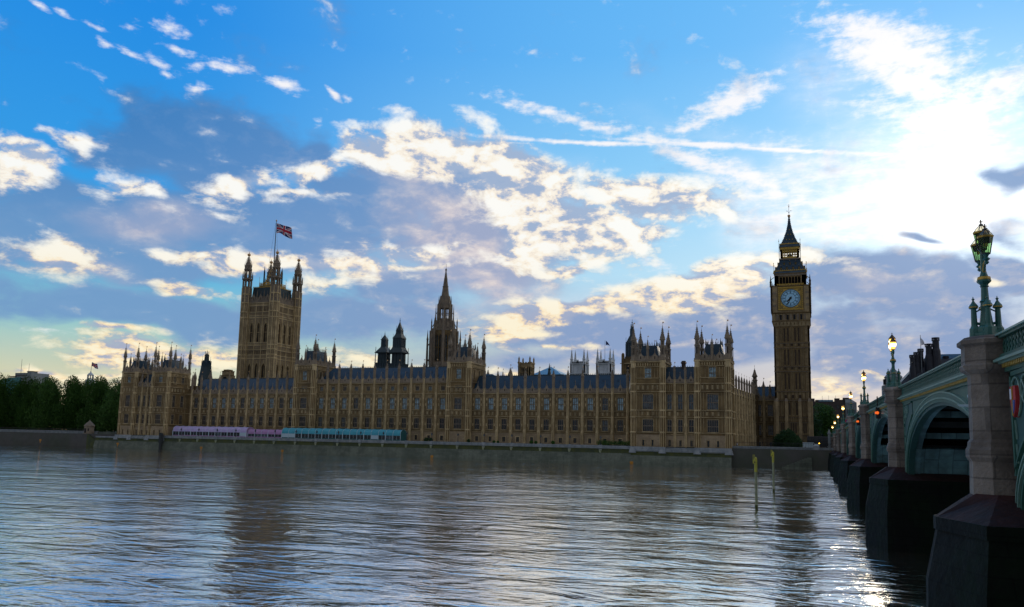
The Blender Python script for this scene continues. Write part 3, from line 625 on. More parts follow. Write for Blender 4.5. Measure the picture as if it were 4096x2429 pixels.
# end pavilions: two towers with three bays between, standing in the river
def pavilion(xa, xb, xc, xd, glassy, side_right, rt_=.86):
    for (x0, x1) in ((xa, xb), (xc, xd)):
        L = x1-x0; c = L/2; h = L*.168
        big_tower(x0, x1, YP, 12.2, 5.4, 35.0 if xa > -100 else 33.9, 36.7 if xa > -100 else 35.6, 41.5 if xa > -100 else 40.2, 47.3 if xa > -100 else 46.0, rt_, 40.8 if xa > -100 else 39.6,
          [(c-h, c+h, 11.4, 15.5, 5, 'd'), (c-h, c+h, 18.8, 23.9, 5, glassy), (c-1.1, c+1.1, 29.2, 32.9, 3, 'l'), (c-1.9, c-1.2, 6.6, 8.6, 1, 'd', 0, False), (c+1.2, c+1.9, 6.6, 8.6, 1, 'd', 0, False)],
          side_ops=[(2.5, 4.4, 11.4, 15.5, 3, 'd'), (7.4, 9.3, 11.4, 15.5, 3, 'd'), (2.5, 4.4, 18.8, 23.9, 3, 'd'), (7.4, 9.3, 18.8, 23.9, 3, 'd'), (2.7, 4.3, 28.9, 33.2, 2, 'm'), (7.4, 9.0, 28.9, 33.2, 2, 'm')],
          sides=(0, 1) if x0 == xc else (0,))
    mb = MB(); n = 3; st = (xc-xb)/n
    for i in range(n):
        a0, a1 = xb+st*i, xb+st*(i+1); c = (a0+a1)/2; T = (0, YP+.8, 0); mb.at(*T)
        w_ = st*.43
        ops = [(c-w_/2, c+w_/2, 11.4, 15.5), (c-w_/2, c+w_/2, 18.8, 23.9), (c-.4, c+.4, 6.6, 8.6)]
        facade(mb, a0, a1, 5.4, 27.6, ops)
        for o, g in zip(ops, ('d', 'm', 'd')): hood(mb, *o); put_window(T, *o, 2, g, 0 if o[3] < 9 else 1, o[3] > 9)
        for z in (10.35, 11.0, 16.1, 18.35, 24.65, 27.3): string(mb, a0, a1, z, .26, .32)
        shields(mb, a0+.4, a1-.4, 16.5, 18.2)
        for q in range(5): ribs(mb, (a0+st*(q+.5)/5,), 25.1, 27.0, .12, .12)
        for s in (-1, 1):
            ribs(mb, (c+s*(w_/2+.4),), 11.4, 24.4, .1, .12)
            mb.ng(c+s*(w_/2+.7), -.15, [(13.0, .1), (13.2, .2), (14.0, .2), (14.3, .05)], 'trim', 6)
        parapet(mb, a0+.3, a1-.3, 27.7, 1.2, True, 1.9)
        if i: buttress(mb, a0, 5.4, 29.5, .6, .8, ((11, 0), (16.4, 0), (25, 0)))
    mb.build('wall', pal)
    for i in (1, 2):
        p = MB(); pinnacle(p, xb+st*i, YP+.4, 29.0, 33.6, .36); p.build('pinnacle', pal)
    r = MB(); roofprism(r, xb-.5, xc+.5, YP+2, YP+10, 27.8, 33.4); r.build('roof', pal)
    c = MB(); c.ng((xb+xc)/2+.4, YP+6.2, [(31, .8), (34.6, .75), (34.7, 1.0), (35.1, 1.0), (35.2, .8), (35.6, .7)], 'brickdk', 8); c.build('chimney', pal)
    # moulded pale stone skirt on the river wall
    f = MB()
    for (x0, x1) in ((xa, xb), (xc, xd)):
        f.box(x0-.6, x1+.6, YP-1.1, YP+.6, 5.55, 6.3, 'wallcap'); f.box(x0-.3, x1+.3, YP-1.3, YP, 4.9, 5.55, 'wallcap')
        for x in (x0+.3, x1-.3): f.plan([(x-1.5, YP+.4), (x-1.2, YP-1.6), (x+1.2, YP-1.6), (x+1.5, YP+.4)], 4.2, 5.9, 'wallcap', [(x-1.0, YP+.4), (x-.8, YP-1.15), (x+.8, YP-1.15), (x+1.0, YP+.4)])
    f.box(xb, xc, YP-.3, YP+1.2, 5.5, 6.1, 'wallcap')
    for x in (xb+st, xb+2*st): f.poly([(x-1.0, 5.7), (x-.2, 4.7), (x+.2, 4.7), (x+1.0, 5.7)], YP-.5, YP+.3, 'wallcap')
    f.build('plinth', pal)
pavilion(-57.6, -47.0, -36.2, -25.7, 'm', True)
pavilion(-288.6, -280.4, -271.0, -261.7, 'm', True, .72)
# front facing the bridge: slanting range of eight narrow bays running back from the right-hand corner
X0, Y0, X1, Y1 = -25.9, 275.4, -21.3, 321.0
ang = math.atan2(Y1-Y0, X1-X0); L = math.hypot(X1-X0, Y1-Y0); mb = MB(); nb = 9
for i in range(nb):
    a0, a1 = L*i/nb, L*(i+1)/nb; bay(mb, (X0, Y0, ang), a0, a1, False, ('d', 'm', 'm'), 1.7, .5)
mb.at(X0, Y0, ang)
for i in range(nb+1): buttress(mb, L*i/nb, 6.3, 27.0, .9, 1.0)
mb.box(-3, L, 13, 13.6, 6.3, 25, 'stone')
mb.build('wall', pal)
for i in range(1, nb):
    p = MB(); p.at(X0, Y0, ang); pinnacle(p, L*i/nb, -.4, 26.6, 31.8, .36); p.build('pinnacle', pal)
t = MB(); t.at(X0, Y0, ang); t.ng(L, .2, [(6.3, 1.25), (27, 1.2)], 'stone'); turret(t, L, .2, 27, 30.5, 37.6, .95); vane(t, L, .2, 37.4, 1.3, .4); t.build('turret', pal)
r = MB(); r.at(X0, Y0, ang); roofprism(r, -2, L-1, .6, 13, 25.3, 29.6, cr=False); r.build('roof', pal)
# lower link up to the clock tower
mb = MB(); Yl = 322.0
xs = [-22.4, -18.3, -13.6]
for i in range(2): bay(mb, (0, Yl, 0), xs[i], xs[i+1], False, ('d', 'd', 'm'), 1.9, .5)
mb.at(0, Yl, 0)
for x in xs[:2]: buttress(mb, x, 6.3, 27.1)
mb.build('wall', pal)
for x, zt in ((-18.3, 32.6), (-16.0, 31.4)):
    p = MB(); pinnacle(p, x, Yl-.3 if x < -17 else Yl+1.5, 26.8, zt, .48); p.build('pinnacle', pal)
r = MB(); roofprism(r, -23, -8, Yl+.7, Yl+11, 25.3, 30.6); r.build('roof', pal)
# hidden cross ranges behind the front give the roofscape its depth
r = MB()
for (x0, x1, y0, y1, z0, z1) in ((-256, -205, 290, 304, 24, 31), (-190, -134, 292, 306, 24, 33), (-120, -62, 292, 304, 24, 30.4)): roofprism(r, x0, x1, y0, y1, z0, z1); r.box(x0, x1, y0, y1, 8, z0, 'stone')
for x, z in ((-249, 30.8), (-244, 31.2)): r.box(x-2, x+2, 287, 290, 27, z, 'stone')
r.build('roof', pal)
# lone roof behind the stair of the right tower and its leaded stub
mb = MB(); roofprism(mb, -124, -113, 284, 298, 29, 33.8, cr=False, hip1=8); mb.build('roof', pal)

# windows: the hundred largest are parts of their own, the rest one part
windows.sort(key=lambda q: (-round(q[0], 2), q[3], q[2]))
for a_, me, x, y, z, an in windows[:96]: link('window', me, pal, (x, y, z), an)
rest = MB()
for a_, me, x, y, z, an in windows[96:]:
    c, d = math.cos(an), math.sin(an)
    rest.T = None; b = len(rest.v)
    for v in me.vertices: rest.v.append((x+v.co.x*c-v.co.y*d, y+v.co.x*d+v.co.y*c, z+v.co.z))
    idx = [rest._m(next(k for k in M if M[k] == mm)) for mm in me.materials]
    for p in me.polygons: rest.f.append([b+i for i in p.vertices]); rest.mi.append(idx[p.material_index])
o = rest.build('window', pal); o['kind'] = 'stuff'

# ------------------------------------------------------------------ clock tower
def text_part(txt, size, depth, m, parent, name):
    c = bpy.data.curves.new('t', 'FONT'); c.body = txt; c.size = size; c.extrude = depth; c.align_x = 'CENTER'; c.align_y = 'CENTER'; c.resolution_u = 2
    o = bpy.data.objects.new('t', c); COL.objects.link(o); dg = bpy.context.evaluated_depsgraph_get()
    me = bpy.data.meshes.new_from_object(o.evaluated_get(dg)); bpy.data.objects.remove(o); me.materials.clear(); me.materials.append(M[m])
    return me
ct = thing('clock_tower', 'tall square stone clock tower with gilded blue dial and dark pointed spire beside the bridge', 'clock tower', (-7.25, 318.3, 6.4))
# local coordinates: centre of the tower; -y towards the river. z is given above water, so shift by -6.4
HW = 6.35
def ctb(): b = MB(); b.T = (0, 0, 1, 0, -6.4); return b
def four(b, fn):
    for k in range(4):
        b.T = (0, 0, math.cos(k*PI/2), math.sin(k*PI/2), -6.4); fn(b, k)
    b.T = (0, 0, 1, 0, -6.4)
b = ctb()
b.box(-HW+.45, HW-.45, -HW+.45, HW-.45, 6.4, 56, 'rust')
def shaft(b, k):
    y = -HW
    for s in (-1, 1):     # clasping corner buttresses
        x = s*(HW-.95); b.box(min(x, s*HW), max(x, s*HW), y, y+.7, 6.4, 54, 'rust')
        for z in range(13, 54, 3): b.box(x-.5 if s > 0 else x-.4, x+.4 if s > 0 else x+.5, y-.04, y+.05, z, z+.12, 'stone')
        b.box(x-.05+s*.45, x+.05+s*.45, y-.06, y+.02, 11, 53, 'stone')
    n = 7; a0, a1 = -HW+1.9, HW-1.9; st = (a1-a0)/n
    for i in range(n+1): b.box(a0+st*i-.16, a0+st*i+.16, y+.05, y+.5, 18.4, 53.4, 'stone')
    for i in range(n):
        c = a0+st*(i+.5)
        for (za, zb) in ((18.9, 24.2), (28.6, 35.2), (37.8, 44.2), (46.8, 52.5)):
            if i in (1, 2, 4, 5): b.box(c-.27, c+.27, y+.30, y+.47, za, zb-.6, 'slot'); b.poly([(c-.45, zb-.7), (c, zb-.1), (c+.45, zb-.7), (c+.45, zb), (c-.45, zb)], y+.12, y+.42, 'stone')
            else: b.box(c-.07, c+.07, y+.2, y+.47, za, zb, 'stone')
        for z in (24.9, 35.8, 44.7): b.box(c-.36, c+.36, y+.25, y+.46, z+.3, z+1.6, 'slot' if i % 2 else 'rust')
    for z in (11.4, 16.3, 18.2, 24.5, 27.8, 35.4, 37.2, 44.4, 46.2):
        b.box(-HW-.12, HW+.12, y-.14, y+.3, z, z+.28, 'stone'); b.box(-HW-.05, HW+.05, y-.06, y+.2, z-.25, z, 'spire')
    for i in range(16): b.box(-HW+.3+i*.8, -HW+.55+i*.8, y-.06, y+.1, 16.6, 18.1, 'stone')
    # widened lower stage buttresses
    for x in (-HW+.6, -2.4, 2.4, HW-.6): b.box(x-.55, x+.55, y-.55, y+.1, 6.4, 24.0, 'rust'); b.frus(x-.55, x+.55, y-.55, y+.1, 24.0, x-.4, x+.4, y-.05, y+.1, 25.2, 'spire')
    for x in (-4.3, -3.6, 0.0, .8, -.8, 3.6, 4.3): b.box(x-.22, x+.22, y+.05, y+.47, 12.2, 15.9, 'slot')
    # corbelled stage under the clock
    b.frus(-HW, HW, y+.02, y+.5, 52.6, -HW-.5, HW+.5, y-.55, y+.5, 54.4, 'rust')
    for i in range(9): b.ng(-HW+.9+i*1.32, y-.15, [(53.0, .1), (53.9, .34), (54.3, .34)], 'stone', 6)
    b.box(-HW-.55, HW+.55, y-.62, y+.5, 54.3, 54.8, 'stone')
    for i in range(9):
        c = -4.9+i*1.225; b.box(c-.38, c+.38, y-.5, y-.42, 55.0, 57.0, 'void' if i % 2 else 'spire'); b.box(c-.66, c-.54, y-.62, y-.4, 54.9, 57.4, 'stone')
    b.box(-HW-.5, HW+.5, y-.56, y+.5, 57.4, 57.8, 'stone')
four(b, shaft)
b.box(-HW-.42, HW+.42, -HW-.42, HW+.42, 54.4, 57.5, 'rust')
b.build('shaft', ct)
b = ctb(); CW = 6.95
b.box(-CW+.3, CW-.3, -CW+.3, CW-.3, 57.5, 68.2, 'rust')
def clockstage(b, k):
    y = -CW
    for s in (-1, 1):
        x0, x1 = sorted((s*(CW+.05), s*(CW-2.1)))
        b.box(x0, x1, y, y+.5, 57.8, 68.0, 'rust')
        for z in (60.2, 62.6, 65.0): b.box(x0+.5, x1-.5, y-.05, y+.05, z, z+.8, 'spire')
        b.ng(s*(CW-.05), y+.05, [(57.6, .34), (68.3, .34)], 'stone')
        for z in range(58, 68): b.ng(s*(CW-.05), y+.05, [(z, .4), (z+.15, .4)], 'stone', 8)
    b.box(-CW-.1, CW+.1, y-.2, y+.3, 57.6, 57.95, 'stone'); b.box(-CW-.1, CW+.1, y-.2, y+.3, 67.9, 68.3, 'stone')
    n = 16
    for i in range(n): b.box(-4.6+i*.6, -4.35+i*.6, y-.3, y+.1, 68.2, 68.7, 'gold')
    b.box(-4.9, 4.9, y-.25, y+.2, 68.7, 68.9, 'gold')
    # corner pinnacles with gilded crosses
four(b, clockstage)
b.build('clock_stage', ct)
for k in range(4):      # the four dials, each its own part
    A = k*PI/2; f = MB(); f.T = (0, 0, math.cos(A), math.sin(A), -6.4); y = -CW; zc = 63.2
    f.box(-4.42, 4.42, y-.12, y+.2, zc-4.42, zc+4.42, 'gold'); 
    for (a0, a1, z0, z1) in ((-4.56, 4.56, 4.1, 4.42), (-4.56, 4.56, -4.42, -4.1), (-4.42, -4.06, -4.1, 4.1), (4.06, 4.42, -4.1, 4.1)): f.box(a0, a1, y-.36, y-.1, zc+z0, zc+z1, 'gold')
    f.box(-3.84, 3.84, y-.15, y-.11, zc-3.84, zc+3.84, 'black'); f.box(-3.66, 3.66, y-.18, y-.14, zc-3.66, zc+3.66, 'gold')
    for i in range(12):
        for s in (-1, 1): f.box(s*4.24-.1, s*4.24+.1, y-.42, y-.35, zc-4.1+i*.7, zc-3.8+i*.7, 'black')
    for sx in (-1, 1):
        for sz in (-1, 1): f.tube((sx*3.1, y-.17, zc+sz*3.1), (sx*3.1, y-.22, zc+sz*3.1), .42, 'black', n=10); f.tube((sx*3.1, y-.2, zc+sz*3.1), (sx*3.1, y-.25, zc+sz*3.1), .22, 'gold', n=8)
    fr = f.build('dial_surround', ct)
    f = MB(); f.T = (0, 0, math.cos(A), math.sin(A), -6.4)
    def disc(r, d, m, n=48, r2=0.0):
        if not r2: f.tube((0, y-.1, zc), (0, y-d, zc), r, m, n=n)
        else:
            vs = []; 
            for rr in (r2, r):
                for i in range(n): vs.append((rr*math.cos(2*PI*i/n), y-d, zc+rr*math.sin(2*PI*i/n)))
            f.add(vs, [(i, n+i, n+(i+1) % n, (i+1) % n) for i in range(n)], m)
    disc(3.68, .24, 'gold'); disc(3.55, .26, 'dialblue'); disc(3.42, .28, 'dial')
    disc(3.42, .30, 'dialblue', r2=3.30); disc(2.85, .30, 'dialblue', r2=2.72); disc(1.85, .30, 'dialblue', r2=1.72); disc(.5, .31, 'dialblue')
    for i in range(60):
        a = i*PI/30; w_ = .07 if i % 5 else .14
        f.add([((r)*math.sin(a)+w_*.5*s*math.cos(a), y-.305, zc+r*math.cos(a)-w_*.5*s*math.sin(a)) for r, s in ((2.8, -1), (2.8, 1), (3.35, 1), (3.35, -1))], [(0, 1, 2, 3)], 'dialblue')
    for i in range(12):
        a = i*PI/6; w_ = .16
        f.add([((r)*math.sin(a)+w_*.5*s*math.cos(a), y-.31, zc+r*math.cos(a)-w_*.5*s*math.sin(a)) for r, s in ((1.8, -1), (1.8, 1), (3.4, 1), (3.4, -1))], [(0, 1, 2, 3)], 'dialblue')
    d = f.build('clock_face', ct)
    f = MB(); f.T = (0, 0, math.cos(A), math.sin(A), -6.4)
    for ang_, ln, w0, bk in ((R(204), 3.2, .16, .7), (R(227), 2.1, .26, .5)):
        s_, c_ = math.sin(ang_), math.cos(ang_)
        f.add([(-bk*s_+q*w0*c_, y-.36, zc-bk*c_-q*w0*s_) for q in (-1, 1)]+[(ln*.75*s_+q*w0*.9*c_, y-.36, zc+ln*.75*c_-q*w0*.9*s_) for q in (1, -1)]+[(ln*s_, y-.36, zc+ln*c_)], [(0, 1, 2, 4, 3)], 'black')
    f.tube((0, y-.3, zc), (0, y-.4, zc), .3, 'black', n=12)
    f.build('clock_hands', d)
    # roman hours
    num = MB(); 
    for h in range(12):
        me = text_part(['XII', 'I', 'II', 'III', 'IV', 'V', 'VI', 'VII', 'VIII', 'IX', 'X', 'XI'][h], .78, .01, 'dialblue', None, 'n')
        a = h*PI/6; base = len(num.v)
        for v in me.vertices:
            px, pz = v.co.x*.8, v.co.y; x = px*math.cos(a)+pz*math.sin(a)+2.28*math.sin(a); z = -px*math.sin(a)+pz*math.cos(a)+2.28*math.cos(a)
            yy = y-.315-v.co.z; num.v.append((x*math.cos(A)-yy*math.sin(A), x*math.sin(A)+yy*math.cos(A), zc+z-6.4))
        ki = num._m('dialblue')
        for p in me.polygons: num.f.append([base+i for i in p.vertices]); num.mi.append(ki)
    num.build('numerals', d)
b = ctb()      # belfry
b.box(-5.6, 5.6, -5.6, 5.6, 68, 68.9, 'rust'); b.box(-5.75, 5.75, -5.75, 5.75, 72.2, 73.2, 'spire')
def belfry(b, k):
    y = -5.75
    for s in (-1, 1): x0, x1 = sorted((s*5.75, s*3.9)); b.box(x0, x1, y, y+1.6, 68.6, 72.4, 'rust')
    for i in range(8): b.box(-4.0+i*1.09-.0, -3.75+i*1.09, y, y+.6, 68.6, 72.4, 'stone')
    for i in range(7): c = -3.33+i*1.09; b.poly([(c-.45, 71.4), (c, 72.1), (c+.45, 71.4), (c+.45, 72.4), (c-.45, 72.4)], y+.05, y+.5, 'stone')
    b.box(-5.9, 5.9, y-.18, y+.3, 73.0, 73.35, 'stone')
    for s in (-1, 1): b.ng(s*(CW+.1), -CW-.1, [(67.8, .42), (69.6, .38), (69.8, .5), (70.1, .3), (72.2, .05)], 'stone'); b.tube((s*6.9, -6.9, 70.8), (s*5.9, -5.9, 71.8), .12, 'stone')
    for s in (-1, 1): b.tube((s*5.9, -5.9, 73.2), (s*5.9, -5.9, 77.6), .06, 'gold'); b.box(s*5.9-.3, s*5.9+.3, -5.95, -5.85, 76.3, 76.5, 'gold'); b.ng(s*5.9, -5.9, [(76.9, .05), (77.15, .2), (77.4, .05)], 'gold', 6); b.ng(s*5.9, -5.9, [(73.2, .3), (74.4, .12)], 'gold', 6)
four(b, belfry)
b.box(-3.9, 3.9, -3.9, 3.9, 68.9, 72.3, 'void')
b.build('belfry', ct)
b = ctb()      # lower roof
b.frus(-5.9, 5.9, -5.9, 5.9, 73.3, -5.7, 5.7, -5.7, 5.7, 74.3, 'leadroof')
prof = [(74.3, 5.55), (76.0, 4.75), (77.6, 4.05), (79.2, 3.65)]
for (z0, r0_), (z1, r1_) in zip(prof, prof[1:]): b.frus(-r0_, r0_, -r0_, r0_, z0, -r1_, r1_, -r1_, r1_, z1, 'slate')
def dormers(b, k):
    b.box(-5.75, 5.75, -5.85, -5.6, 74.2, 74.4, 'gold')
    for i in range(16): b.box(-5.5+i*.7, -5.3+i*.7, -5.8, -5.65, 74.4, 74.75, 'gold')
    for (z, r, xs_) in ((74.9, 5.15, (-3.3, -1.15, 1.15, 3.3)), (76.9, 4.25, (-2.1, 0, 2.1))):
        for x in xs_:
            b.box(x-.24, x+.24, -r-.35, -r+.6, z, z+.85, 'gold'); b.box(x-.15, x+.15, -r-.38, -r-.3, z+.05, z+.8, 'void')
            b.poly([(x-.38, z+.8), (x, z+1.5), (x+.38, z+.8)], -r-.38, -r+.7, 'slate'); b.ng(x, -r-.35, [(z+1.4, .08), (z+1.8, .02)], 'gold', 4)
    for (z0, r0_), (z1, r1_) in zip(prof, prof[1:]):
        for q in range(3): f = (q+.5)/3; rr = r0_+(r1_-r0_)*f; b.ng(-rr, -rr, [(z0+(z1-z0)*f-.15, .06), (z0+(z1-z0)*f, .22), (z0+(z1-z0)*f+.2, .05)], 'gold', 4)
four(b, dormers)
b.build('roof', ct)
b = ctb()      # gilded lantern stage
b.box(-3.7, 3.7, -3.7, 3.7, 79.1, 79.6, 'iron'); b.box(-3.55, 3.55, -3.55, 3.55, 83.2, 84.2, 'gold')
def lant(b, k):
    y = -3.4
    for s in (-1, 1): x0, x1 = sorted((s*3.4, s*2.55)); b.box(x0, x1, y, y+.7, 79.5, 83.4, 'gold')
    for i in range(5): x = -1.9+i*.95; b.box(x-.1, x+.1, y+.05, y+.3, 79.5, 83.4, 'gold')
    b.box(-3.4, 3.4, y+.05, y+.3, 82.2, 82.6, 'gold'); b.box(-3.4, 3.4, y, y+.25, 79.5, 80.3, 'gold')
    for i in range(12): b.box(-2.5+i*.44, -2.38+i*.44, y+.04, y+.26, 82.4, 83.3, 'gold')
    for s in (-1, 1): b.tube((s*3.9, -3.9, 79.2), (s*3.9, -3.9, 87.3), .055, 'iron'); b.ng(s*3.9, -3.9, [(86.2, .03), (86.5, .18), (86.8, .03)], 'gold', 6)
    b.box(-3.95, 3.95, -3.95, -3.7, 79.0, 79.5, 'spire')
four(b, lant)
b.ng(0, 0, [(80.2, .9), (81.6, .75), (82.2, .3)], 'iron', 10)
b.build('lantern', ct)
b = ctb()
b.frus(-3.85, 3.85, -3.85, 3.85, 84.1, -3.6, 3.6, -3.6, 3.6, 85.3, 'leadroof')
prof2 = [(85.3, 3.25), (88.0, 2.1), (91, 1.15), (94, .55), (97.2, .2)]
for (z0, r0_), (z1, r1_) in zip(prof2, prof2[1:]): b.frus(-r0_, r0_, -r0_, r0_, z0, -r1_, r1_, -r1_, r1_, z1, 'slate')
def sp(b, k):
    b.box(-3.65, 3.65, -3.75, -3.5, 85.2, 85.45, 'gold')
    for i in range(12): b.box(-3.3+i*.58, -3.1+i*.58, -3.7, -3.6, 85.4, 85.75, 'gold')
    for (z0, r0_), (z1, r1_) in zip(prof2, prof2[1:]):
        for q in range(4): f = (q+.5)/4; rr = r0_+(r1_-r0_)*f; z = z0+(z1-z0)*f; b.ng(-rr, -rr, [(z-.14, .05), (z, .19), (z+.16, .04)], 'iron', 4)
    for (z, r, xs_) in ((87.1, 2.45, (-1.1, 0, 1.1)), (89.3, 1.65, (-.5, .5)), (91.4, 1.0, (0,))):
        for x in xs_: b.box(x-.12, x+.12, -r-.2, -r+.3, z, z+.4, 'gold')
four(b, sp)
b.ng(0, 0, [(96.9, .25), (97.3, .6), (97.7, .62), (97.8, .3)], 'vane', 8); b.tube((0, 0, 97.6), (0, 0, 102.2), .09, 'iron', .05)
b.ng(0, 0, [(100.9, .05), (101.15, .26), (101.4, .05)], 'vane', 8); b.tube((-.45, 0, 101.8), (.45, 0, 101.8), .05, 'vane')
for s in (-1, 1): b.tube((0, 0, 98.6), (s*.75, 0, 99.7), .045, 'iron'); b.tube((s*.75, 0, 99.7), (s*.95, 0, 99.2), .05, 'vane')
b.build('spire', ct)

# ------------------------------------------------------------------ great square royal tower at the far end
vt = thing('square_tower', 'massive square stone tower with four pinnacled corner turrets and a tall flagpole', 'tower', (-282.5, 354.5, 6.4))
HV = 9.6
def vb(): b = MB(); b.T = (0, 0, 1, 0, -6.4); return b
b = vb(); b.box(-HV+.9, HV-.9, -HV+.9, HV-.9, 6.4, 79, 'towerstone')
def vside(b, k):
    y = -HV; a0, a1 = -HV+2.6, HV-2.6; st = (a1-a0)/3
    ops = []
    for i in range(3):
        c = a0+st*(i+.5); ops += [(c-1.25, c+1.25, 30, 46.2), (c-1.25, c+1.25, 57.6, 68.4)]
        for q in range(4): ops += [(a0+st*i+.55+q*.98, a0+st*i+.98+q*.98, 50.8, 53.0), (a0+st*i+.55+q*.98, a0+st*i+.98+q*.98, 74.6, 77.0)]
    facade(b, a0-.8, a1+.8, 6.4, 79.6, ops, 'towerstone', 1.3)
    b.box(a0-.8, a1+.8, y+1.25+HV*0, y+1.3, 0, 0.01, 'towerstone')
for k in range(4):
    A = k*PI/2; c_, s_ = math.cos(A), math.sin(A)
    b.T = (0+HV*s_, 0-HV*c_, c_, s_, -6.4)
    a0, a1 = -HV+2.6, HV-2.6; st = (a1-a0)/3; ops = []
    for i in range(3):
        c = a0+st*(i+.5); ops += [(c-1.2, c+1.2, 30, 45.8), (c-1.2, c+1.2, 57.6, 68.2)]
        for q in range(4): ops += [(a0+st*i+.5+q*1.0, a0+st*i+.95+q*1.0, 50.8, 53.0), (a0+st*i+.5+q*1.0, a0+st*i+.95+q*1.0, 74.6, 77.0)]
    facade(b, a0-.9, a1+.9, 6.4, 79.6, ops, 'towerstone', 1.0)
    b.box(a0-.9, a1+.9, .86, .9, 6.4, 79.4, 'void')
    for i in range(3):
        c = a0+st*(i+.5)
        for (za, zb) in ((30, 45.8), (57.6, 68.2)):
            b.poly([(c-1.2, zb-2.0), (c-.75, zb-.8), (c, zb-.1), (c, zb+.02), (c-1.2, zb+.02)], .1, .8, 'towerstone'); b.poly([(c+1.2, zb-2.0), (c+1.2, zb+.02), (c, zb+.02), (c, zb-.1), (c+.75, zb-.8)], .1, .8, 'towerstone')
            b.box(c-.08, c+.08, .35, .7, za, zb-.6, 'trim'); b.box(c-1.2, c+1.2, .35, .7, (za+zb)/2, (za+zb)/2+.25, 'trim')
            for s in (-1, 1): b.box(c+s*1.3-.1, c+s*1.3+.1, -.16, .02, za, zb-1.6, 'trim'); b.tube((c+s*1.35, -.08, zb-1.7), (c, -.08, zb+.6), .13, 'trim')
            b.tube((c, -.08, zb+.3), (c, -.08, zb+2.6), .12, 'trim', .05); b.ng(c, -.1, [(zb+1.2, .1), (zb+1.5, .3), (zb+1.8, .1)], 'trim', 6)
    for i in range(4): x = a0+st*i; b.box(x-.2, x+.2, -.3, .02, 20, 79.5, 'trim')
    for z in (48.4, 50.3, 53.2, 55.6, 57.0, 70.8, 72.0, 74.0, 77.6, 79.2): b.box(a0-.9, a1+.9, -.35, .05, z, z+.32, 'trim'); b.box(a0-.9, a1+.9, -.2, .05, z-.25, z, 'spire')
    n = 20
    for i in range(n): x = a0+(a1-a0)*(i+.5)/n; b.box(x-.12, x+.12, -.16, .02, 71.1, 72.0, 'trim'); b.box(x-.12, x+.12, -.16, .02, 55.8, 57, 'trim'); b.box(x-.12, x+.12, -.2, .02, 77.9, 79.1, 'trim')
    for i in range(3): parapet(b, a0+st*i+.25, a0+st*(i+1)-.25, 79.6, 3.0, True, 2.6, 'spire')
    for i in range(4): b.ng(a0+st*i, 0, [(79.5, .3), (84.6, .26), (86.6, .04)], 'spire')
b.build('shaft', vt)
for sx in (-1, 1):
    for sy in (-1, 1):
        t = vb(); cx, cy = sx*HV, sy*HV; K = .82
        t.ng(cx, cy, [(6.4, 3.45*K), (57, 3.3*K), (79.4, 3.2*K)], 'towerstone'); t.ng(cx, cy, [(79.4, 3.15*K), (88.2, 3.05*K)], 'spire')
        for z in (48.4, 50.3, 53.2, 55.6, 70.8, 74.0, 79.2, 84.0): t.ng(cx, cy, [(z-.2, 3.3*K), (z, 3.62*K), (z+.35, 3.62*K), (z+.5, 3.3*K)], 'trim')
        for i in range(8):
            a = PI/8+2*PI*i/8; t.ng(cx+3.25*K*math.cos(a), cy+3.25*K*math.sin(a), [(20, .26), (88, .24)], 'trim' if 1 else 'towerstone', 4)
            a = 2*PI*i/8
            for z in range(30, 86, 4): t.ng(cx+3.02*K*math.cos(a), cy+3.02*K*math.sin(a), [(z, .34), (z+.2, .34)], 'trim', 4)
            t.ng(cx+3.05*K*math.cos(a), cy+3.05*K*math.sin(a), [(20, .1), (79, .1)], 'trim', 4)
        # open arcaded stages
        def arc(z0, z1, r, pw):
            for i in range(8):
                a = PI/8+2*PI*i/8; t.ng(cx+r*math.cos(a), cy+r*math.sin(a), [(z0, pw), (z1, pw)], 'spire', 4)
            t.ng(cx, cy, [(z0-.1, r), (z0+.5, r)], 'spire'); t.ng(cx, cy, [(z1-.5, r), (z1, r)], 'spire')
        arc(88.2, 92.6, 2.75*K, .42)
        t.ng(cx, cy, [(92.4, 2.5), (92.6, 3.0), (93.0, 3.0), (93.2, 2.4)], 'spire')
        for i in range(8):
            a = PI/8+2*PI*i/8; t.ng(cx+2.75*math.cos(a), cy+2.75*math.sin(a), [(93, .26), (95.2, .2), (97.4, .03)], 'spire', 4); t.tube((cx+2.65*math.cos(a), cy+2.65*math.sin(a), 94.2), (cx+1.65*math.cos(a), cy+1.65*math.sin(a), 95.4), .12, 'spire')
        arc(93.2, 98.2, 2.15*K, .34)
        t.ng(cx, cy, [(98.0, 1.9), (98.2, 2.25), (98.7, 2.25), (98.9, 1.95), (100.2, 2.05), (100.6, 2.25), (101.0, 1.9), (102.0, 1.35), (103.2, .8), (104.6, .42), (106.0, .25), (106.2, .2)], 'spire')
        crockets(t, cx, cy, 101, 105.6, 2.2, .35, 7, 'spire', .2, 8)
        t.ng(cx, cy, [(105.9, .2), (106.3, .75), (106.9, .95), (107.4, .75), (107.7, .2), (108.9, .05)], 'vane', 10)
        t.build('turret', vt)
b = vb(); b.frus(-7.8, 7.8, -7.8, 7.8, 79.8, -7.2, 7.2, -7.2, 7.2, 88.4, 'iron'); b.box(-7.4, 7.4, -7.4, 7.4, 88.4, 88.7, 'gold')
b.frus(-5.4, 5.4, -5.4, 5.4, 88.6, -4.9, 4.9, -4.9, 4.9, 90.0, 'iron')
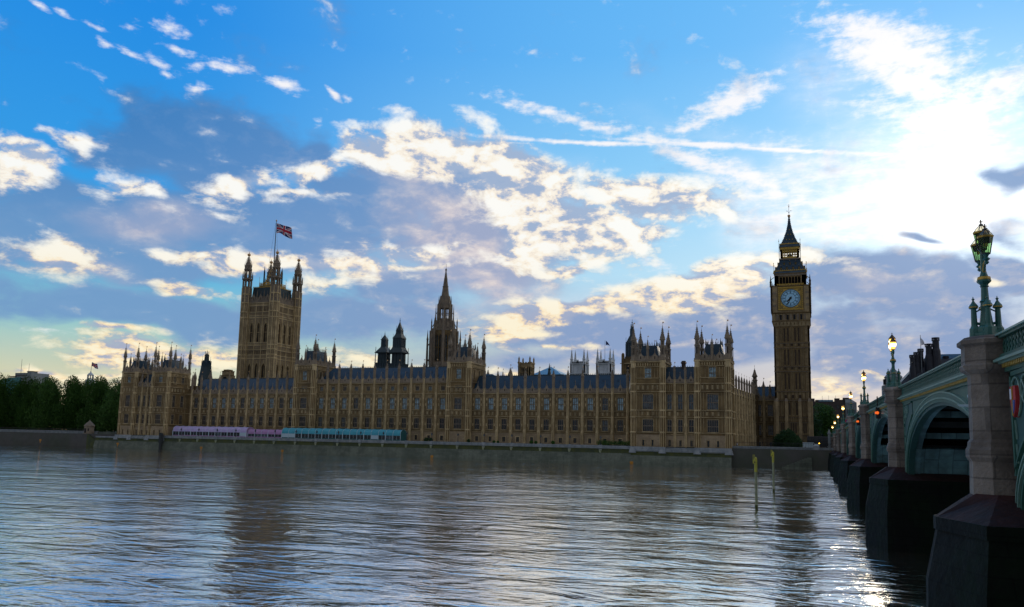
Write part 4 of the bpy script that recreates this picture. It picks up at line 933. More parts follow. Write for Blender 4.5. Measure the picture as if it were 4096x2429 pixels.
def vroof(b, k):
    for i in range(15): x = -4.9+i*.7; b.box(x-.08, x+.08, -5.1, -5.0, 88.7, 91.3, 'gold'); b.ng(x, -5.05, [(91.2, .18), (91.9, .03)], 'gold', 4)
    b.box(-5.2, 5.2, -5.15, -4.95, 90.3, 90.6, 'gold')
    for i in range(22): x = -7.2+i*.68; b.ng(x, -7.3, [(88.6, .14), (89.3, .03)], 'gold', 4)
    for s in (-1, 1): b.tube((s*5.1, -5.1, 88.6), (s*5.1, -5.1, 95.0), .08, 'gold'); b.tube((s*3.4, -3.4, 90), (s*.5, -.5, 101), .22, 'gold', .12); b.ng(s*3.4, -3.4, [(90, .5), (98.2, .4), (101.5, .05)], 'iron')
    for f in (.2, .4, .6, .8): 
        q = 3.4-2.9*f; b.box(-q, q, -q-.06, -q+.06, 90+11*f, 90.2+11*f, 'gold')
for k in range(4): b.T = (0, 0, math.cos(k*PI/2), math.sin(k*PI/2), -6.4); vroof(b, k)
b.build('roof', vt)
b = vb(); b.tube((0, 0, 89), (0, 0, 128.0), .36, 'iron', .16, 8); b.ng(0, 0, [(127.8, .1), (128.2, .4), (128.6, .4), (128.9, .1)], 'vane', 8)
b.tube((-.5, 0, 127), (-3.4, -1.5, 92), .045, 'iron'); b.tube((.5, 0, 126), (2.2, 1, 94), .045, 'iron')
b.build('flagpole', vt)

def union_flag(name, label, x, y, z, L, H, droop, par=None):
    nx, ny = 64, 36; b = MB(); vs = []; fs = []; mi = []
    for j in range(ny+1):
        for i in range(nx+1):
            u = i/nx; v = j/ny
            px = L*u*(1-.05*u); py = math.sin(u*8.5+v*1.5)*.10*L*u; pz = H*(v-1)*(1-.12*math.sin(u*6))-droop*L*u**1.2+math.sin(u*9+1)*.018*L
            vs.append((px, py, pz))
    def col(u, v):           # v up, u along the fly; flag is 2:1
        X = u*60; Y = v*30
        if abs(X-30) < 3 or abs(Y-15) < 3: return 'flagr'
        if abs(X-30) < 5 or abs(Y-15) < 5: return 'flagw'
        s5 = math.sqrt(5)
        for sg in (1, -1):
            d = ((X-30)-sg*2*(Y-15))/s5
            if abs(d) < 3:
                ccw = ((X < 30) != (sg < 0)); off = 0
                dd = d*(1 if X < 30 else -1)
                if 0 < dd*(1 if sg > 0 else -1)*1 < 2: return 'flagr'
                return 'flagw'
        return 'flagb'
    for j in range(ny):
        for i in range(nx):
            b.add([vs[j*(nx+1)+i], vs[j*(nx+1)+i+1], vs[(j+1)*(nx+1)+i+1], vs[(j+1)*(nx+1)+i]], [(0, 1, 2, 3)], col((i+.5)/nx, (j+.5)/ny))
    o = b.build(name); o.location = (x, y, z); tag(o, label, 'flag')
    return o
f = union_flag('flag', 'large red white and blue flag flying from the pole on the great square tower', -282.1, 354.5, 126.6, 10.4, 5.8, .30)
f.rotation_euler = (0, 0, R(6))

# ------------------------------------------------------------------ central spire
CSK = .92
cs = thing('spire_tower', 'octagonal stone lantern tower with tall crocketed spire rising behind the long roof', 'tower', (-174.0, 353.5, 6.4))
def cb(): b = MB(); b.T = (0, 0, 1, 0, -6.4); return b
b = cb(); rr = 7.2
b.ng(0, 0, [(6.4, 8.0), (44, 8.0), (45.4, rr)], 'spire')
b.ng(0, 0, [(45, rr-.9), (61, rr-.9)], 'glassm')
for i in range(8):
    a = PI/8+2*PI*i/8; ca, sa = math.cos(a), math.sin(a)
    b.ng(rr*ca, rr*sa, [(44, .95), (61.5, .85)], 'spire', 8)
    b.ng(9.0*ca, 9.0*sa, [(38, .75), (56.5, .5), (57, .62), (58, .4), (62.0, .05)], 'spire', 8)
    b.tube((8.9*ca, 8.9*sa, 53.5), (7.4*ca, 7.4*sa, 55.5), .25, 'spire'); b.tube((8.9*ca, 8.9*sa, 45.5), (7.4*ca, 7.4*sa, 47.5), .3, 'spire')
    am = 2*PI*i/8; b.at(0, 0, am+PI/2, -6.4); ap = rr*math.cos(PI/8)
    hw = rr*math.sin(PI/8)
    b.box(-hw, hw, -ap, -ap+.7, 44, 45.8, 'stone'); b.box(-hw, hw, -ap, -ap+.7, 59.6, 61.6, 'stone')
    for x in (-.1, ): b.box(x-.22, x+.42, -ap, -ap+.7, 45.8, 59.6, 'stone')
    for s in (-1, 1):
        b.box(s*1.25-.1, s*1.25+.1, -ap+.2, -ap+.6, 45.8, 59.6, 'stone'); b.poly([(s*1.2-.9, 58.2), (s*1.2, 59.3), (s*1.2+.9, 58.2), (s*1.2+.9, 59.7), (s*1.2-.9, 59.7)], -ap+.1, -ap+.65, 'stone')
    b.box(-hw, hw, -ap+.2, -ap+.6, 52.4, 52.8, 'stone')
    b.box(-hw, hw, -ap-.25, -ap+.3, 61.2, 61.6, 'spire')
    for q in range(5): b.box(-hw+.3+q*1.1, -hw+.8+q*1.1, -ap-.1, -ap+.2, 61.6, 62.5, 'spire')
    b.T = (0, 0, 1, 0, -6.4)
b.build('lantern', cs)
b = cb()
b.ng(0, 0, [(61.4, 7.0), (62, 6.6), (63.8, 5.6), (65.4, 4.7), (66.4, 4.2)], 'spire')
for i in range(8):
    a = PI/8+2*PI*i/8; ca, sa = math.cos(a), math.sin(a)
    b.ng(7.0*ca, 7.0*sa, [(61.5, .42), (65.5, .32), (65.8, .4), (68, .04)], 'spire', 6); b.tube((7*ca, 7*sa, 69), (7*ca, 7*sa, 67), .04, 'vane')
    b.tube((6.6*ca, 6.6*sa, 63.5), (4.5*ca, 4.5*sa, 67), .2, 'spire')
    b.ng(4.9*ca, 4.9*sa, [(64, .34), (71, .26), (75.4, .04)], 'spire', 6)
    b.tube((4.9*ca, 4.9*sa, 70), (3.7*ca, 3.7*sa, 71.5), .15, 'spire')
    b.ng(3.75*ca, 3.75*sa, [(66, .55), (75.2, .5)], 'spire', 8)
    b.ng(3.4*ca, 3.4*sa, [(75, .3), (77.5, .22), (79.8, .03)], 'spire', 6)
    am = 2*PI*i/8; b.at(0, 0, am+PI/2, -6.4); ap = 3.75*math.cos(PI/8); hw = 3.75*math.sin(PI/8)
    b.box(-hw, hw, -ap, -ap+.5, 66, 67.6, 'spire'); b.box(-hw, hw, -ap, -ap+.5, 73.0, 75.3, 'spire'); b.box(-.12, .12, -ap+.1, -ap+.4, 67.6, 73, 'spire')
    b.box(-hw, hw, -ap+.1, -ap+.4, 70, 70.3, 'spire')
    b.poly([(-hw*.8, 62.8), (0, 66.6), (hw*.8, 62.8)], -6.0, -4.4, 'spire')
    b.T = (0, 0, 1, 0, -6.4)
b.ng(0, 0, [(75.0, 3.9), (75.4, 3.9), (75.6, 3.3), (78.8, 2.9), (79.3, 2.9), (79.5, 2.3)], 'spire')
b.build('upper_stage', cs)
b = cb(); b.ng(0, 0, [(79.3, 2.15), (84, 1.42), (84.2, 1.7), (84.5, 1.7), (84.6, 1.3), (88, .82), (88.1, 1.0), (88.4, 1.0), (88.5, .75), (92.6, .2), (92.7, .5), (93.3, .55), (93.6, .2), (94.2, .15)], 'spire')
crockets(b, 0, 0, 79.6, 92.4, 2.1, .22, 22, 'spire', .17, 8); b.tube((0, 0, 93.5), (0, 0, 96.2), .08, 'iron'); b.box(-.3, .3, -.04, .04, 95, 95.15, 'vane')
b.build('spire', cs); cs.scale = (CSK, CSK, 1)

# ------------------------------------------------------------------ dark ventilation turrets behind the roofs
def vent(name, label, x, y, stages, zt, spikes=True):
    """stages: list of (z0, half0, z1, half1, kind)"""
    b = MB(); b.T = (0, 0, 1, 0, 0)
    for (z0, h0, z1, h1, kind) in stages:
        if kind == 'roof': b.ng(0, 0, [(z0-.25, h0*1.42), (z0, h0*1.42), (z0+(z1-z0)*.4, h0*1.41*.62+h1*1.41*.38), (z1, h1*1.41)], 'iron', 4)
        elif kind == 'open':
            b.frus(-h0*.72, h0*.72, -h0*.72, h0*.72, z0, -h1*.72, h1*.72, -h1*.72, h1*.72, z1, 'iron')
            for sx in (-1, 1):
                for sy in (-1, 1): b.tube((sx*h0*.97, sy*h0*.97, z0-1), (sx*h1*.97, sy*h1*.97, z1+2.4), .26, 'iron', .12); 
            for s in (-1, 1):
                for q in (-.5, 0, .5): b.tube((q*h0, s*h0*.78, z0), (q*h1, s*h1*.78, z1), .14, 'iron'); b.tube((s*h0*.78, q*h0, z0), (s*h1*.78, q*h1, z1), .14, 'iron')
        else:
            b.frus(-h0, h0, -h0, h0, z0, -h1, h1, -h1, h1, z1, 'iron')
            for s in (-1, 1):
                for q in range(5): xx = (q-2)*.42*h0; b.box(xx-.1, xx+.1, s*h0-.14, s*h0+.14, z0+.2, z1-.3, 'leadroof'); b.box(s*h0-.14, s*h0+.14, xx-.1, xx+.1, z0+.2, z1-.3, 'leadroof')
            if spikes:
                for sx in (-1, 1):
                    for sy in (-1, 1): b.tube((sx*h1*1.02, sy*h1*1.02, z0), (sx*h1*1.02, sy*h1*1.02, z1+2.2), .15, 'iron', .05)
        b.box(-h0-.15, h0+.15, -h0-.15, h0+.15, z0-.15, z0+.15, 'iron')
    z = stages[-1][2]; b.ng(0, 0, [(z-.2, .3), (zt-1.6, .12), (zt-1.3, .3), (zt-1.1, .1), (zt, .04)], 'iron', 6)
    o = b.build(name); o.location = (x, y, 0); tag(o, label, 'ventilation tower')
    return o
vent('ventilation_tower', 'shorter dark iron ventilation tower, left one of the pair behind the long roof', -196.8, 334, [(30, 3.2, 43.5, 3.0, 'box'), (43.5, 3.2, 49.0, 3.1, 'open'), (48.6, 3.3, 51.6, 1.3, 'roof'), (51.6, 1.25, 55.2, 1.05, 'box'), (55.2, 1.3, 57.4, .25, 'roof')], 59.4)
vent('ventilation_tower', 'taller dark iron ventilation tower with pointed cap, right of the pair behind the roof', -188.6, 334, [(30, 3.5, 43, 3.4, 'box'), (43, 3.5, 48.8, 3.4, 'open'), (48.4, 3.6, 51, 2.4, 'roof'), (51, 2.35, 55.6, 2.2, 'box'), (55.6, 2.4, 58.0, 1.35, 'roof'), (58.0, 1.3, 59.6, 1.15, 'box'), (59.6, 1.25, 63.4, .22, 'roof')], 66)
vent('ventilation_tower', 'slim dark tapering ventilation tower with open gilded crown behind the left roofs', -295.9, 322, [(30, 2.4, 35, 2.3, 'box'), (35, 2.5, 42.2, 1.75, 'roof'), (42.2, 1.75, 45.4, 1.35, 'box'), (45.4, .75, 47.8, .6, 'open'), (47.8, .75, 49.3, .15, 'roof')], 51.2)
vent('ventilation_tower', 'dark louvred turret rising just left of the right pavilion', -65.8, 300, [(36, 2.1, 46, 1.95, 'box'), (46, 2.0, 49.0, .8, 'roof'), (49, .62, 51.4, .5, 'box'), (51.4, .6, 53.4, .1, 'roof')], 55.6)
b = MB(); b.at(0, 0, 0)
b.box(-68.6, -62, 296, 304, 28, 39.7, 'stone')
for i in range(8): b.box(-68.6+i*.85, -68.1+i*.85, 295.9, 296.4, 39.7, 40.4, 'stone')
for x in (-66.6, -65.0): b.box(x-.5, x+.5, 295.85, 296.1, 33, 37.3, 'void'); b.box(x-.5, x+.5, 295.8, 296.0, 35, 35.3, 'trim')
b.ng(-68.5, 296, [(28, .7), (41.3, .6), (41.8, .3)], 'stone'); b.box(-69.6, -62, 295.7, 296.1, 37.6, 37.9, 'trim')
tag(b.build('turret_block'), 'pale stone block with tall dark windows behind the right end of the long roof', 'building')
# stepped chimney
b = MB(); x = -289.6; b.box(x-3.4, x+3.4, 329, 334, 25, 35.2, 'rust'); b.box(x-2.8, x+2.8, 329.3, 333.7, 35.2, 38.2, 'rust'); b.box(x-2.3, x+2.3, 329.5, 333.5, 38.2, 40.2, 'rust')
b.box(x-2.5, x+2.5, 329.3, 333.7, 40.2, 40.6, 'stone'); b.box(x-1.7, x+1.7, 329.8, 333, 40.6, 41.3, 'rust'); b.box(x-3.0, x+3.0, 329.1, 333.9, 38.0, 38.3, 'stone'); b.box(x-.9, x+.9, 328.95, 329.35, 35.6, 37.4, 'void')
tag(b.build('chimney_stack'), 'stepped stone chimney stack just left of the great square tower', 'chimney')
def small_turret(x, y, z0, z1, r, label):
    b = MB(); pinnacle(b, 0, 0, z0, z1, r); o = b.build('roof_turret'); o.location = (x, y, 0); tag(o, label, 'turret', 'small turrets behind the roofs')
small_turret(-282.2, 300, 29, 37.6, .8, 'small stone turret left of the slim dark ventilation tower')
small_turret(-273.0, 300, 29, 37.2, .8, 'small stone turret right of the slim dark ventilation tower')
small_turret(-139.4, 330, 31, 39.4, .8, 'stubby stone turret just right of the second square tower')
small_turret(-128.4, 330, 30, 40.2, 1.0, 'tallest little stone turret above the right hand long roof')
small_turret(-132.0, 330, 30, 38.5, .5, 'thin finial left of the tallest little roof turret')
b = MB(); b.ng(0, 0, [(30, 1.5), (37.5, 1.3), (38.2, 1.7), (38.5, 1.1), (41.5, .6), (42, .8), (42.3, .4), (44.9, .05)], 'iron'); o = b.build('roof_spirelet'); o.location = (-119.7, 360, 0); tag(o, 'slender dark spirelet in front of the pale pyramid roof', 'spirelet')

# ------------------------------------------------------------------ abbey towers
def abbey_tower(name, x, y, w_, z1, label):
    t = thing(name, label, 'church tower', (x, y, 6.4), 'twin white abbey towers'); b = MB(); b.T = (0, 0, 1, 0, -6.4); h = w_/2
    b.box(-h+.6, h-.6, -h+.6, h-.6, 6.4, z1, 'abbey')
    for k in range(4):
        A = k*PI/2; b.T = (h*math.sin(A), -h*math.cos(A), math.cos(A), math.sin(A), -6.4)
        c = 0
        for s in (-1, 1):
            x0, x1 = sorted((s*h, s*(h-2.4))); b.box(x0, x1, 0, 1, 6.4, z1, 'abbey')
            for z in (50.5, 55.0, 59.0): b.box(x0+.5, x1-.5, -.08, .05, z, z+2.6, 'void' if 0 else 'concrete')
        for z in (49, 60.5, z1-.8): b.box(-h-.3, h+.3, -.4, .6, z, z+.6, 'abbey')
        b.box(-2.0, 2.0, .3, .55, 50, 55.3, 'void'); b.box(-2.3, 2.3, .32, .56, 55.3, 55.8, 'abbey')
        b.poly([(-2.0, 55.2), (-1.4, 56.8), (0, 57.8), (1.4, 56.8), (2.0, 55.2)], .28, .56, 'void')
        for q in (-2.15, -.7, .7, 2.15): b.box(q-.2, q+.2, .1, .5, 50, 55.4, 'abbey')
        b.tube((-2.3, .2, 55), (0, .1, 58.6), .3, 'abbey'); b.tube((2.3, .2, 55), (0, .1, 58.6), .3, 'abbey'); b.box(-2.2, 2.2, .1, .5, 52.4, 52.8, 'abbey')
        n = 7
        for i in range(n): q = -h+2+(w_-4)*i/(n-1); b.box(q-.55, q+.55, 0, .6, z1, z1+1.7, 'abbey')
        b.box(-.9, .9, 0, .5, z1, z1+2.8, 'abbey'); b.box(-h, h, 0, .5, z1, z1+.8, 'abbey')
    b.T = (0, 0, 1, 0, -6.4); b.build('belfry', t)
    for sx in (-1, 1):
        for sy in (-1, 1):
            p = MB(); p.T = (0, 0, 1, 0, -6.4); cx, cy = sx*(h-1.0), sy*(h-1.0)
            p.ng(cx, cy, [(z1-1, 1.3), (z1+3.0, 1.15), (z1+3.2, 1.5), (z1+3.6, 1.5), (z1+3.8, 1.0), (z1+11.2, .12), (z1+12.2, .05)], 'abbey'); crockets(p, cx, cy, z1+4, z1+10.6, .95, .15, 8, 'abbey', .22); p.build('pinnacle', t)
    return t
abbey_tower('abbey_tower', -175.6, 598+7, 12.2, 69.0, 'left white stone abbey tower with four spiky pinnacles behind the roofs')
a2 = abbey_tower('abbey_tower', -154.2, 598+7, 12.2, 69.0, 'right white stone abbey tower with pinnacles and a flagstaff')
b = MB(); b.T = (0, 0, 1, 0, -6.4); b.tube((-.5, 0, 68), (-.5, 0, 87.6), .2, 'concrete', .12); b.build('flagpole', a2)
b = MB(); vs = [(0, 0, 0), (0, 0, -3.6), (1.6, .3, -3.4), (3.4, .1, -4.4), (1.8, -.2, -1.8)]; b.add(vs, [(0, 1, 2, 3, 4)], 'flagb'); b.add([(v[0], v[1]+.06, v[2]) for v in vs], [(4, 3, 2, 1, 0)], 'flagb')
o = b.build('flag'); o.location = (-153.9, 604.8, 87.4); tag(o, 'small dark flag drooping on the right abbey tower', 'flag')
# brown crown-topped church tower
t = thing('church_tower', 'short brown stone church tower with four corner pinnacles beyond the long roof', 'church tower', (-166.8, 456, 6.4))
b = MB(); b.T = (0, 0, 1, 0, -6.4); h = 4.0; b.box(-h+.5, h-.5, -h+.5, h-.5, 30, 54.8, 'rust'); b.box(-6.2, 6.2, -6, 6, 25, 45.6, 'rust')
for k in range(4):
    A = k*PI/2; b.T = (h*math.sin(A), -h*math.cos(A), math.cos(A), math.sin(A), -6.4)
    for s in (-1, 1): x0, x1 = sorted((s*h, s*(h-1.2))); b.box(x0, x1, 0, .8, 44, 54.6, 'rust')
    for c in (-1.3, 1.3): b.box(c-1.0, c+1.0, .3, .52, 46.6, 51.4, 'void'); [b.box(c+q-.1, c+q+.1, .1, .5, 46.6, 51.4, 'rust') for q in (-.4, .4)]; b.box(c-1.1, c+1.1, .1, .5, 48.9, 49.2, 'rust')
    b.box(-h-.2, h+.2, -.25, .4, 52.2, 52.5, 'rust'); b.box(-h-.2, h+.2, -.2, .4, 45.8, 46.2, 'rust')
    for i in range(5): b.box(-h+1.2+i*1.7, -h+2.2+i*1.7, 0, .4, 54.4, 55.4, 'rust')
b.T = (0, 0, 1, 0, -6.4); b.build('belfry', t)
for sx in (-1, 1):
    for sy in (-1, 1): p = MB(); p.T = (0, 0, 1, 0, -6.4); p.ng(sx*3.6, sy*3.6, [(52, .62), (57.2, .5), (57.4, .6), (59.0, .05)], 'rust'); p.build('pinnacle', t)
# pale pyramid roof
b = MB(); b.box(-182, -152.5, 492, 520, 30, 49.6, 'concrete'); b.frus(-175.5, -154.2, 490, 512, 50.6, -166.0, -164.8, 500, 501, 56.6, 'glassroof'); b.box(-176.5, -153.2, 489, 513, 50.0, 50.6, 'bronze')
b.frus(-184, -176, 492, 520, 47, -178.5, -176, 494, 518, 51.5, 'glassroof'); b.tube((-165.4, 500.5, 56), (-165.4, 500.5, 58), .15, 'iron')
for i in range(7): b.box(-181+i*4.1, -179+i*4.1, 491.9, 492.1, 44, 48, 'glassd')
tag(b.build('pyramid_roofed_building'), 'modern building with pale blue pyramid roof and dark eaves behind the spirelet', 'building')

# ------------------------------------------------------------------ far buildings, left
b = MB(); b.box(-672, -651, 495, 512, 10, 57.9, 'concrete'); b.box(-655.5, -650.5, 494, 500, 50, 59.0, 'concrete'); b.box(-656, -650, 493.7, 500.3, 58.8, 59.3, 'brickdk')
for z in (49, 52, 55): b.box(-671, -652, 494.9, 495.05, z, z+1.2, 'glassd')
b.box(-680, -664, 494, 510, 10, 53.8, 'teal'); b.box(-680.4, -670, 493.8, 510, 54.6, 55.0, 'iron'); [b.box(-680+i*1.2, -679.8+i*1.2, 493.8, 494, 53.8, 54.8, 'iron') for i in range(9)]
b.box(-705, -680, 500, 515, 10, 52.4, 'teal'); b.box(-696, -684, 500, 512, 52.4, 53.4, 'brickdk'); b.tube((-686, 500, 53), (-686, 500, 55.5), .1, 'iron'); b.tube((-688.5, 500, 55.2), (-684, 500, 55.2), .08, 'iron')
b.tube((-671.6, 500, 56), (-671.9, 500, 71), .22, 'concrete', .1); b.tube((-661.8, 500, 57), (-661.9, 500, 66.8), .2, 'concrete', .1)
tag(b.build('office_block'), 'pale roof block with two thin masts and a green terrace above the left trees', 'building')
t = thing('domed_cupola', 'white domed cupola peeping above the trees left of the palace', 'cupola', (-820, 700, 7))
b = MB(); b.T = (0, 0, 1, 0, -7); b.ng(0, 0, [(60, 5.5), (68.4, 5.2), (68.8, 4.2), (70.4, 3.6)], 'abbey', 12)
for i in range(8): a = 2*PI*i/8; b.ng(3.2*math.cos(a), 3.2*math.sin(a), [(70, .5), (74.2, .45)], 'abbey', 6)
b.ng(0, 0, [(74, 3.9), (74.6, 3.9), (75.2, 3.2), (76.6, 2.2), (77.4, 1.0), (79, .6), (79.5, .2)], 'abbey', 12); b.build('dome', t)
b = MB(); b.T = (0, 0, 1, 0, -7); b.tube((0, 0, 79), (.6, 0, 90.5), .22, 'bronze', .15); b.build('flagpole', t)
f = union_flag('flag', 'small red white and blue flag on the white cupola above the left trees', -819.4, 700, 90.0, 10.5, 5.2, .28)

# ------------------------------------------------------------------ far right beyond the bridge
t = thing('dark_roofed_building', 'large building with dark sloping bronze roof and row of tall chimneys behind the bridge', 'building', (0, 0, 0))
b = MB(); b.box(30, 75, 326, 372, 6.4, 30, 'brickdk'); b.frus(29, 76, 325, 373, 30, 39.5, 66, 335, 360, 41.5, 'bronze'); b.frus(39.5, 66, 335, 360, 41.5, 43, 60, 340, 355, 43.8, 'bronze')
for i in range(12): b.tube((29.4+i*3.9, 325.2, 30.2), (39.6+i*2.2, 335, 41.6), .14, 'iron')
b.build('roof', t)
for (x, y, zt, r) in ((35.2, 328.5, 42.5, .95), (36.9, 331, 43.8, .95), (38.6, 333, 45.3, 1.0), (41.2, 331, 46.9, 1.2), (43.6, 331, 49.2, 1.25), (47.4, 336, 42.6, 1.0)):
    b = MB(); b.ng(x, y, [(33, r*1.5), (zt-5, r*1.2), (zt-4, r*.95), (zt-1.2, r*.92)], 'bronze', 12); b.ng(x, y, [(zt-.25, r*1.1), (zt, r*1.1)], 'bronze', 12); b.ng(x, y, [(zt-1.25, r*1.12), (zt-1.0, r*1.12)], 'bronze', 12); b.ng(x, y, [(zt-1.1, r*.5), (zt-.1, r*.5)], 'bronze', 8)
    for i in range(8): a = 2*PI*i/8; b.ng(x+r*math.cos(a), y+r*math.sin(a), [(zt-1.1, .14), (zt-.2, .14)], 'bronze', 4)
    b.build('chimney', t)
b = MB(); b.tube((38.4, 330, 36), (38.4, 330, 50.2), .1, 'concrete'); b.build('flagpole', t)
b = MB(); vs = [(0, 0, 0), (.1, 0, -3.0), (.9, .2, -2.6), (1.5, 0, -3.4), (.9, -.15, -1.2)]; b.add(vs, [(0, 1, 2, 3, 4)], 'flagw'); b.add([(.3, -.05, -.9), (.3, -.05, -2), (.8, 0, -2), (.7, -.02, -1.3)], [(0, 1, 2, 3)], 'flagb')
o = b.build('flag'); o.location = (38.5, 330, 49.2); tag(o, 'limp pale flag on the staff in front of the dark chimneys', 'flag')
t = thing('lattice_dome', 'pale domed roof lantern showing behind the second bridge lamp', 'cupola', (36.6, 420, 6.4)); b = MB(); b.T = (0, 0, 1, 0, -6.4)
b.box(-5, 5, 0, 8, 6.4, 37.5, 'concrete'); b.ng(0, 3, [(37, 4.2), (41.3, 4.0), (41.6, 4.3), (42.6, 3.4), (44, 2.4), (45.6, 1.0), (47.2, .3), (49, .05)], 'concrete', 10)
for i in range(10): a = 2*PI*(i+.5)/10; b.ng(4.0*math.cos(a), 3+4.0*math.sin(a), [(38, .7), (40.6, .7)], 'void', 8)
b.build('dome', t)
t = thing('office_building', 'long dark brick building with blue rooftop glass behind the tree right of the clock tower', 'building', (7, 420, 6.4)); b = MB(); b.T = (0, 0, 1, 0, -6.4)
b.box(-13, 7.4, 0, 25, 6.4, 29.6, 'brickdk'); b.box(-6, 2.0, 2, 20, 29.6, 30.5, 'glassroof')
for (x0, x1, z) in ((-12, -6.6, 31.1), (-6.4, -4.8, 30.3), (2.6, 5.0, 31.2), (5.1, 6.4, 30.5), (6.5, 9.2, 31.5)): b.box(x0, x1, .5, 6, 26, z, 'brickdk')
for i in range(5):
    for z in (12, 15.5, 19, 22.5, 26): b.box(-11+i*3.6, -9.7+i*3.6, -.08, .05, z, z+1.9, 'glassd')
for x in (-3, 0, 3.2, -9): b.tube((x, 2, 30), (x, 2, 32.6), .06, 'iron')
b.build('wall', t)
b = MB(); b.T = (0, 0, 1, 0, -6.4); b.box(7.5, 12.6, -1, 20, 6.4, 29.0, 'concrete'); b.frus(7.5, 12.6, -1, 20, 29.0, 7.5, 9.6, 1, 18, 31.2, 'concrete')
for z in (11, 15, 19, 23.4): b.box(8.1, 9.6, -1.06, -.9, z, z+2.2, 'glassm'); b.box(10.4, 11.9, -1.06, -.9, z, z+2.2, 'glassm')
b.build('end_wall', t)

# ------------------------------------------------------------------ trees
def leaf_mesh(seed, lumps, size, count, m, squash=1.0):
    r = random.Random(seed); b = MB(); k = b._m(m); vs = []; fs = []
    tot = sum(l[3]**2 for l in lumps)
    for (lx, ly, lz, lr) in lumps:
        n = int(count*lr**2/tot)
        for _ in range(n):
            d = Vector((r.gauss(0, 1), r.gauss(0, 1), r.gauss(0, 1))).normalized(); q = lr*(r.random()**.35)*(1+.12*math.sin(d.x*9+seed)*math.sin(d.z*8))
            p = Vector((lx, ly, lz))+Vector((d.x*q, d.y*q, d.z*q*squash))
            s = size*(.6+r.random()*.8); u = Vector((r.gauss(0, 1), r.gauss(0, 1), r.gauss(0, .7))).normalized(); v = u.orthogonal().normalized()*s*.7; u = u*s
            i = len(vs); vs += [tuple(p-u), tuple(p+v*.6), tuple(p+u), tuple(p-v*.6)]; fs.append((i, i+1, i+2, i+3))
    b.v = vs; b.f = fs; b.mi = [0]*len(fs); return b
def make_tree(name, seed, H, Wd, m, label, loc, trunk_h=.25, count=6500, size=.55, group=None):
    r = random.Random(seed); t = thing(name, label, 'tree', loc, group)
    lumps = []; zc = H*(.55+trunk_h*.4)
    for i in range(15):
        a = r.random()*2*PI; q = Wd*.5*math.sqrt(r.random())*.72; z = H*(trunk_h+.12)+r.random()*H*(.70-trunk_h)
        k = 1-.5*abs((z/H-.55)/.45); lumps.append((q*math.cos(a)*k, q*math.sin(a)*k, z, Wd*(.17+.10*r.random())))
    lumps.append((0, 0, H*.8, Wd*.2)); lumps.append((0, 0, H*.5, Wd*.3))
    if trunk_h < .05: lumps += [(.32*Wd*math.cos(q), .32*Wd*math.sin(q), H*.27, Wd*.26) for q in (0, 1.26, 2.5, 3.8, 5.0)]
    leaf_mesh(seed, lumps, size, count, m).build('crown', t)
    b = MB(); b.tube((0, 0, -.2), (0, 0, H*.34), H*.022, 'bark', H*.017, 8)
    for (lx, ly, lz, lr) in lumps[:9]: b.tube((0, 0, H*.3), (lx*.8, ly*.8, lz), H*.010, 'bark', H*.003, 5)
    b.build('trunk', t); return t
ord_ = ['first', 'second', 'third', 'fourth', 'fifth', 'sixth', 'seventh', 'eighth', 'ninth', 'tenth', 'eleventh', 'twelfth', 'thirteenth', 'fourteenth', 'fifteenth']
protos = [make_tree('plane_tree', 11+i, 1, 1, 'leaf', 'x', (0, 0, 0), .02, 13000, .021) for i in range(3)]
for i, p in enumerate(protos): p.scale = (1, 1, 1)
tr = random.Random(5)
spots = [(-424+i*11.2+tr.uniform(-1.5, 1.5), 293+tr.uniform(-3, 3), 28.6+tr.uniform(-1.6, 1.6)) for i in range(10)]
back = [(-420+i*14+tr.uniform(-2, 2), 309+tr.uniform(-3, 3), 29.5+tr.uniform(-1.5, 2)) for i in range(9)]
for i, (x, y, h) in enumerate(spots+back):
    lab = ('%s large plane tree from the left edge along the garden wall' % ord_[i]) if i < 10 else ('%s dark tree from the left in the row behind the garden trees' % ord_[i-10])
    if i < 3: o = protos[i]; o.location = (x, y, 6.4); o['label'] = lab; o['group'] = 'garden plane trees'
    else: o = dup(protos[i % 3], (x, y, 6.4), lab, None, 'garden plane trees')
    o.rotation_euler = (0, 0, tr.random()*6.2); o.scale = (17.5+tr.uniform(-2, 2), 17.5, h)
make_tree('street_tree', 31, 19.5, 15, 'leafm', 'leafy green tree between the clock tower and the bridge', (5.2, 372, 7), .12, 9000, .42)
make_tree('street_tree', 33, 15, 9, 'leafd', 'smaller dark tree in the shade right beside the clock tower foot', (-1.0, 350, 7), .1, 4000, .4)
t = thing('round_bush', 'large rounded dark bush at the foot of the clock tower', 'bush', (-9.2, 300, 6.6))
lumps = [(0, 0, 3.0, 3.9), (-2.2, 0, 2.4, 3.0), (2.2, 0, 2.2, 2.9), (0, -1.5, 2, 3.2), (.3, 0, 4.2, 2.8), (-3.4, .5, 1.4, 1.9), (3.5, .5, 1.2, 1.8)]
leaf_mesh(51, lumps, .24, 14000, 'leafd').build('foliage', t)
b = MB(); b.tube((0, 0, 0), (0, 0, 2.5), .25, 'bark'); b.build('stem', t)

